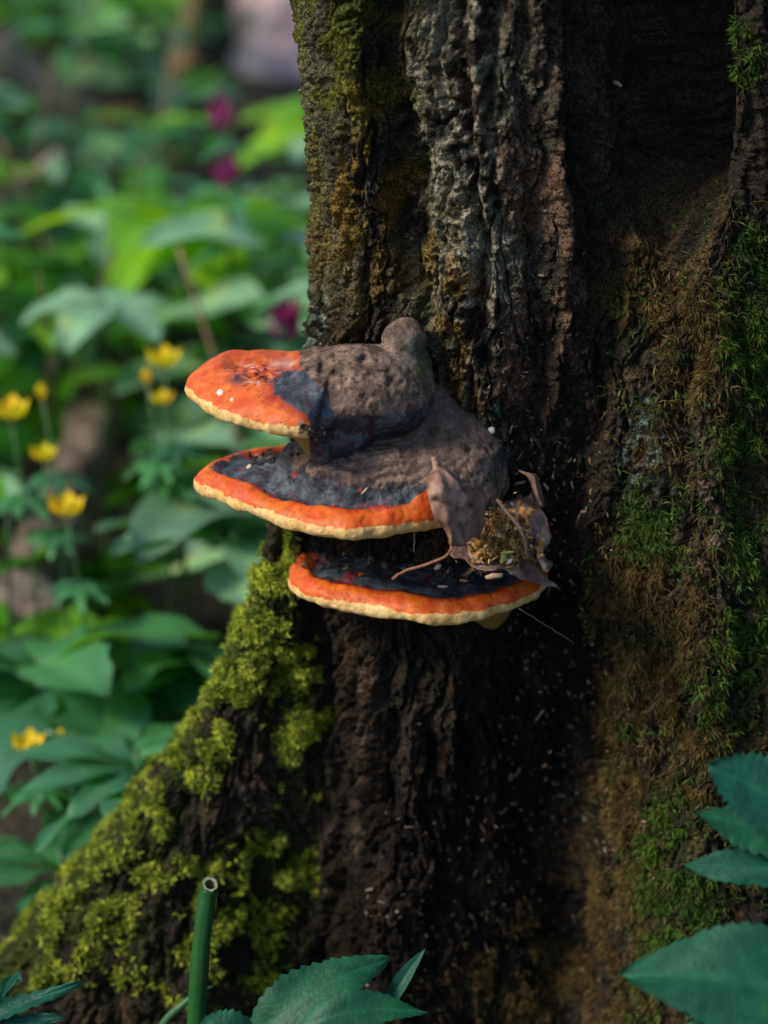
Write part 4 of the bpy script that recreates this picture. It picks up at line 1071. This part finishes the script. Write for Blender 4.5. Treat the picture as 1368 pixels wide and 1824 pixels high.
# yellow flowers
petal_me = local_leaf('petal', .0125, .0078, arch=-.9, fold=.25, ns=7, nv=5)
bud_me = None
def yellow_flower(px, py, h, s, label, open_=True):
    p = on_h(px, py, h); g0 = gz(p[0], p[1])
    t = empty('yellow_flower', (p[0], p[1], g0 - .003)); tag(t, label, 'flower', 'yellow woodland flowers')
    hh = p[2] - g0
    t_ = np.linspace(0, 1, 8); pth = np.stack([.012 * np.sin(t_ * 3.14), 0 * t_, hh * t_], 1)
    obj('stem', mesh_tube('stem', pth, np.linspace(.0016, .0010, 8), 6, (1, 1, 1)), M['stem'], t)
    for k in range(5):
        o = bpy.data.objects.new('petal', petal_me); COL.objects.link(o); o.parent = t
        if not petal_me.materials: petal_me.materials.append(M['petal_y'])
        o.location = (0, 0, hh); o.rotation_euler = (0, -.35 if open_ else -1.1, k * 1.2566 + .3); o.scale = (s,) * 3
    V, F = tube(np.array([[0, 0, hh - .001], [0, 0, hh + .002 * s], [0, 0, hh + .004 * s]]), np.array([.0022, .0030, .0012]) * s, 8)
    me = bpy.data.meshes.new('flower_centre'); me.from_pydata([tuple(v) for v in V], [], [tuple(dict.fromkeys(f_)) for f_ in F]); me.update()
    ca_ = me.color_attributes.new('Col', 'FLOAT_COLOR', 'POINT'); ca_.data.foreach_set('color', np.ones(4 * len(me.vertices), np.float32))
    obj('flower_centre', me, M['petal_y'], t)
    for k in range(3):
        add_leaf(t, 'anemone', (.006, 0, hh * .80), k * 2.1 + px, .15, .55, 'leaf')
yellow_flower(291, 646, .33, 1.5, 'open yellow flower, the larger one beyond the tip of the top bracket')
yellow_flower(262, 674, .33, .85, 'small half-open yellow flower touching the larger one beyond the top bracket', False)
yellow_flower(288, 712, .31, 1.0, 'yellow flower just under the open one beyond the top bracket tip')
yellow_flower(18, 738, .32, 1.6, 'large yellow flower with a bud beside it left of the fallen log')
yellow_flower(75, 702, .32, .9, 'yellow bud above the large flower left of the fallen log', False)
yellow_flower(78, 812, .30, 1.1, 'yellow flower over pale cut leaves beside the fallen log')
yellow_flower(118, 910, .28, 1.5, 'yellow flower seen against the fallen log')
yellow_flower(50, 1330, .15, 1.3, 'wide open yellow flower low down over dark leaves')
yellow_flower(110, 1308, .15, .6, 'tiny yellow bud next to the lowest flower', False)
# purple dead-nettles
lip_me = local_leaf('petal', .013, .0042, arch=-1.2, fold=.6, ns=7, nv=5)
def purple_plant(px, py, h, label):
    p = on_h(px, py, h); g0 = gz(p[0], p[1]); hh = p[2] - g0
    t = empty('purple_flower', (p[0], p[1], g0 - .003)); tag(t, label, 'flower', 'purple hooded flowers of the undergrowth')
    t_ = np.linspace(0, 1, 8); pth = np.stack([0 * t_, 0 * t_, (hh + .03) * t_], 1)
    obj('stem', mesh_tube('stem', pth, np.linspace(.0026, .0016, 8), 6, (1.2, .8, .8)), M['stem'], t)
    for k in range(7):
        o = bpy.data.objects.new('petal', lip_me); COL.objects.link(o); o.parent = t
        if not lip_me.materials: lip_me.materials.append(M['petal_p'])
        o.location = (0, 0, hh + random.uniform(-.008, .008)); o.rotation_euler = (random.uniform(-.4, .4), -random.uniform(.2, 1.0), k * .9 + 3.5); o.scale = (1.7,) * 3
    for k in range(5):
        for q in (0, 1):
            add_leaf(t, 'nettle', (0, 0, hh + .028 - .045 * k), k * 1.57 + q * 3.14 + .4, random.uniform(-.1, .3), .45 + .12 * k, 'leaf')
purple_plant(392, 208, .36, 'purple-flowered herb, the taller one below the pale trunk')
purple_plant(406, 312, .36, 'purple-flowered herb amid pale leaves beside the bark edge')
purple_plant(510, 588, .33, 'purple-flowered herb close behind the trunk above the top bracket')

# ------------------------------------------------------------------ fallen wood and far trunks
def log(name, A, B, r0, r1, label, cat, colA, colB, endcol=None, n=26, m=40, parts=True):
    A, B = np.array(A, float), np.array(B, float)
    t_ = np.linspace(0, 1, m)[:, None]; pth = A + (B - A) * t_ + .25 * r0 * np.stack([np.sin(t_[:, 0] * 5), np.cos(t_[:, 0] * 4), np.sin(t_[:, 0] * 7)], 1)
    V, F = tube(pth, np.linspace(r0, r1, m), n, True)
    rel = V - np.concatenate([np.repeat(pth, n, 0), pth[:1], pth[-1:]])
    V = V + rel * (.25 * fbm(V * np.array([30, 30, 30]), 3))[:, None]
    c = mixc(np.tile(np.array(colA), (len(V), 1)), colB, np.clip(.5 + fbm(V * 25, 3), 0, 1))
    t = empty(name, tuple(A)); tag(t, label, cat)
    Fb, Fe = [], []
    for f_ in F:
        f2 = tuple(dict.fromkeys(f_)); (Fe if (len(f2) == 3) else Fb).append(f2)
    for nm, ff, cc_ in (('bark', Fb, c), ('cut_end', Fe, np.tile(np.array(endcol if endcol is not None else colB), (len(V), 1)))):
        me = bpy.data.meshes.new(nm); me.from_pydata([tuple(v) for v in V - A], [], ff); me.update()
        for p in me.polygons: p.use_smooth = nm == 'bark'
        ca_ = me.color_attributes.new('Col', 'FLOAT_COLOR', 'POINT')
        ca_.data.foreach_set('color', np.concatenate([cc_, np.ones((len(V), 1))], 1).astype(np.float32).ravel())
        obj(nm, me, M['log'], t)
    return t
p0, p1 = LP0, LP1
log('fallen_log', p0, p1 + (p1 - p0) * .15, .027, .020, 'bare fallen log with a pale pinkish broken end lying through the herbs', 'log', (.10, .075, .058), (.22, .16, .13), (.45, .32, .30))
q0 = on_y(-60, -20, 1.45); q1 = on_y(245, 205, 1.5); q2 = q1 + (q1 - q0) * .2; q2[2] = gz(q2[0], q2[1])
log('fallen_branch', q2, q0 + (q0 - q1) * .3, .026, .020, 'grey fallen branch slanting down into the herbs', 'branch', (.20, .16, .14), (.36, .29, .25))
s0 = on_y(298, 140, 1.6); s0[2] = gz(s0[0], s0[1]); s1 = on_y(345, -20, 1.65)
log('sapling_stem', s0, s1 + (s1 - s0) * 1.2, .014, .011, 'thin leaning sapling stem beside the pale trunk', 'stem', (.10, .10, .04), (.20, .15, .07))
s0 = on_y(14, 180, 1.5); s0[2] = gz(s0[0], s0[1]); s1 = on_y(8, 60, 1.5)
log('dead_stick', s0, s1, .012, .010, 'short reddish dead stick standing under the fallen branch', 'stick', (.16, .09, .07), (.28, .17, .14))
s0 = on_h(-10, 360, .20); s1 = on_h(110, 280, .2)
log('dead_stick', s0, s1, .010, .008, 'pale slanting dead stick lying over the herbs', 'stick', (.25, .17, .12), (.38, .28, .22))
b_ = on_h(492, 128, .0)
pt_ = log('pale_tree', (b_[0], b_[1], b_[2] - .05), (b_[0] + .25, b_[1] + 1.5, b_[2] + 1.6), .078, .062, 'pale pinkish leaning tree trunk rising from the herbs behind', 'tree', (.55, .36, .35), (.80, .62, .62), n=40, m=90)
# dead leaves on the floor
dl = local_leaf('dead_leaf', .07, .022, arch=.7, fold=.5, ns=10, nv=5)
for (px, py, h, az, sc) in ((330, 520, .12, .5, .9), (300, 135, .18, .8, 1.0), (185, 215, .16, .2, .8), (510, 190, .14, 0, .7), (300, 590, .10, 1.2, .9), (212, 565, .14, .9, .6), (350, 395, .1, .4, .9), (30, 470, .08, 2, .7)):
    p = on_h(px, py, h)
    o = obj('dead_leaf', dl, M['dry'], None, p); o.rotation_euler = (random.uniform(-.4, .4), random.uniform(-.9, .2), az); o.scale = (sc,) * 3
    pl = min(PLACES, key=lambda q: math.hypot(q[0] - p[0], q[1] - p[1]))[2]
    tag(o, 'orange-brown dead leaf caught in the herbs ' + pl, 'dead leaf', 'dead leaves caught in the herbs')
dcol = dl.color_attributes['Col']; dcol.data.foreach_set('color', np.tile(np.array([.34, .17, .08, 1], np.float32), len(dl.vertices)))
# larger leaves that stand out behind the brackets
def hero(kind, px, py, h, s, az, mat='leaf'):
    p = on_h(px, py, h); return herb(kind, p[0], p[1], p[2] - gz(p[0], p[1]), mat, s, az)
random.seed(21)
hero('broad', 440, 785, .26, 1.75, 2.6, 'leaf_p'); hero('elder', 430, 935, .22, 1.5, 2.0, 'leaf_p'); hero('anemone', 240, 1345, .17, 1.9, .6); hero('anemone', 350, 1140, .16, 1.8, 3.0)
hero('elder', 60, 1180, .17, 1.6, .3); hero('anemone', 110, 1520, .11, 1.6, .9); hero('nettle', 250, 1230, .16, 1.4, 1.2); hero('elder', 330, 1260, .14, 1.3, 2.2)
hero('broad', 480, 430, .30, 1.9, .4, 'leaf_p'); hero('elder', 330, 380, .30, 1.8, 1.0, 'leaf_y'); hero('nettle', 250, 215, .30, 1.9, .2, 'leaf_y'); hero('broad', 500, 520, .28, 1.8, 2.9, 'leaf_p')
# dry stalks poking through the herbs
random.seed(5)
for k in range(9):
    px, py = [(20, 330), (150, 60), (95, 140), (300, 90), (250, 300), (480, 330), (350, 560), (60, 560), (200, 480)][k]
    p = on_h(px, py, random.uniform(.20, .30)); g0 = np.array([p[0] + random.uniform(-.09, .09), p[1] + random.uniform(-.02, .08), 0]); g0[2] = gz(g0[0], g0[1])
    e_ = p + (p - g0) * random.uniform(.05, .2)
    pth = catmull(np.array([g0, (g0 + e_) / 2 + np.array([random.uniform(-.03, .03), 0, .02]), e_]), 12)
    pale = k % 3 == 0
    o = obj('dry_stalk', mesh_tube('dry_stalk', pth - g0, np.linspace(.0030, .0014, 12), 6, (.36, .22, .14) if pale else (.17, .11, .07)), M['twig'], None, g0)
    pl = min(PLACES, key=lambda q: math.hypot(q[0] - p[0], q[1] - p[1]))[2]
    tag(o, ('pale tan' if pale else 'dark brown') + ' dry stalk ' + ('leaning ' if abs(e_[0] - g0[0]) > .06 else 'standing ') + 'among herbs ' + pl, 'stalk', 'dry stalks among the herbs')
print('herbs', cnt)
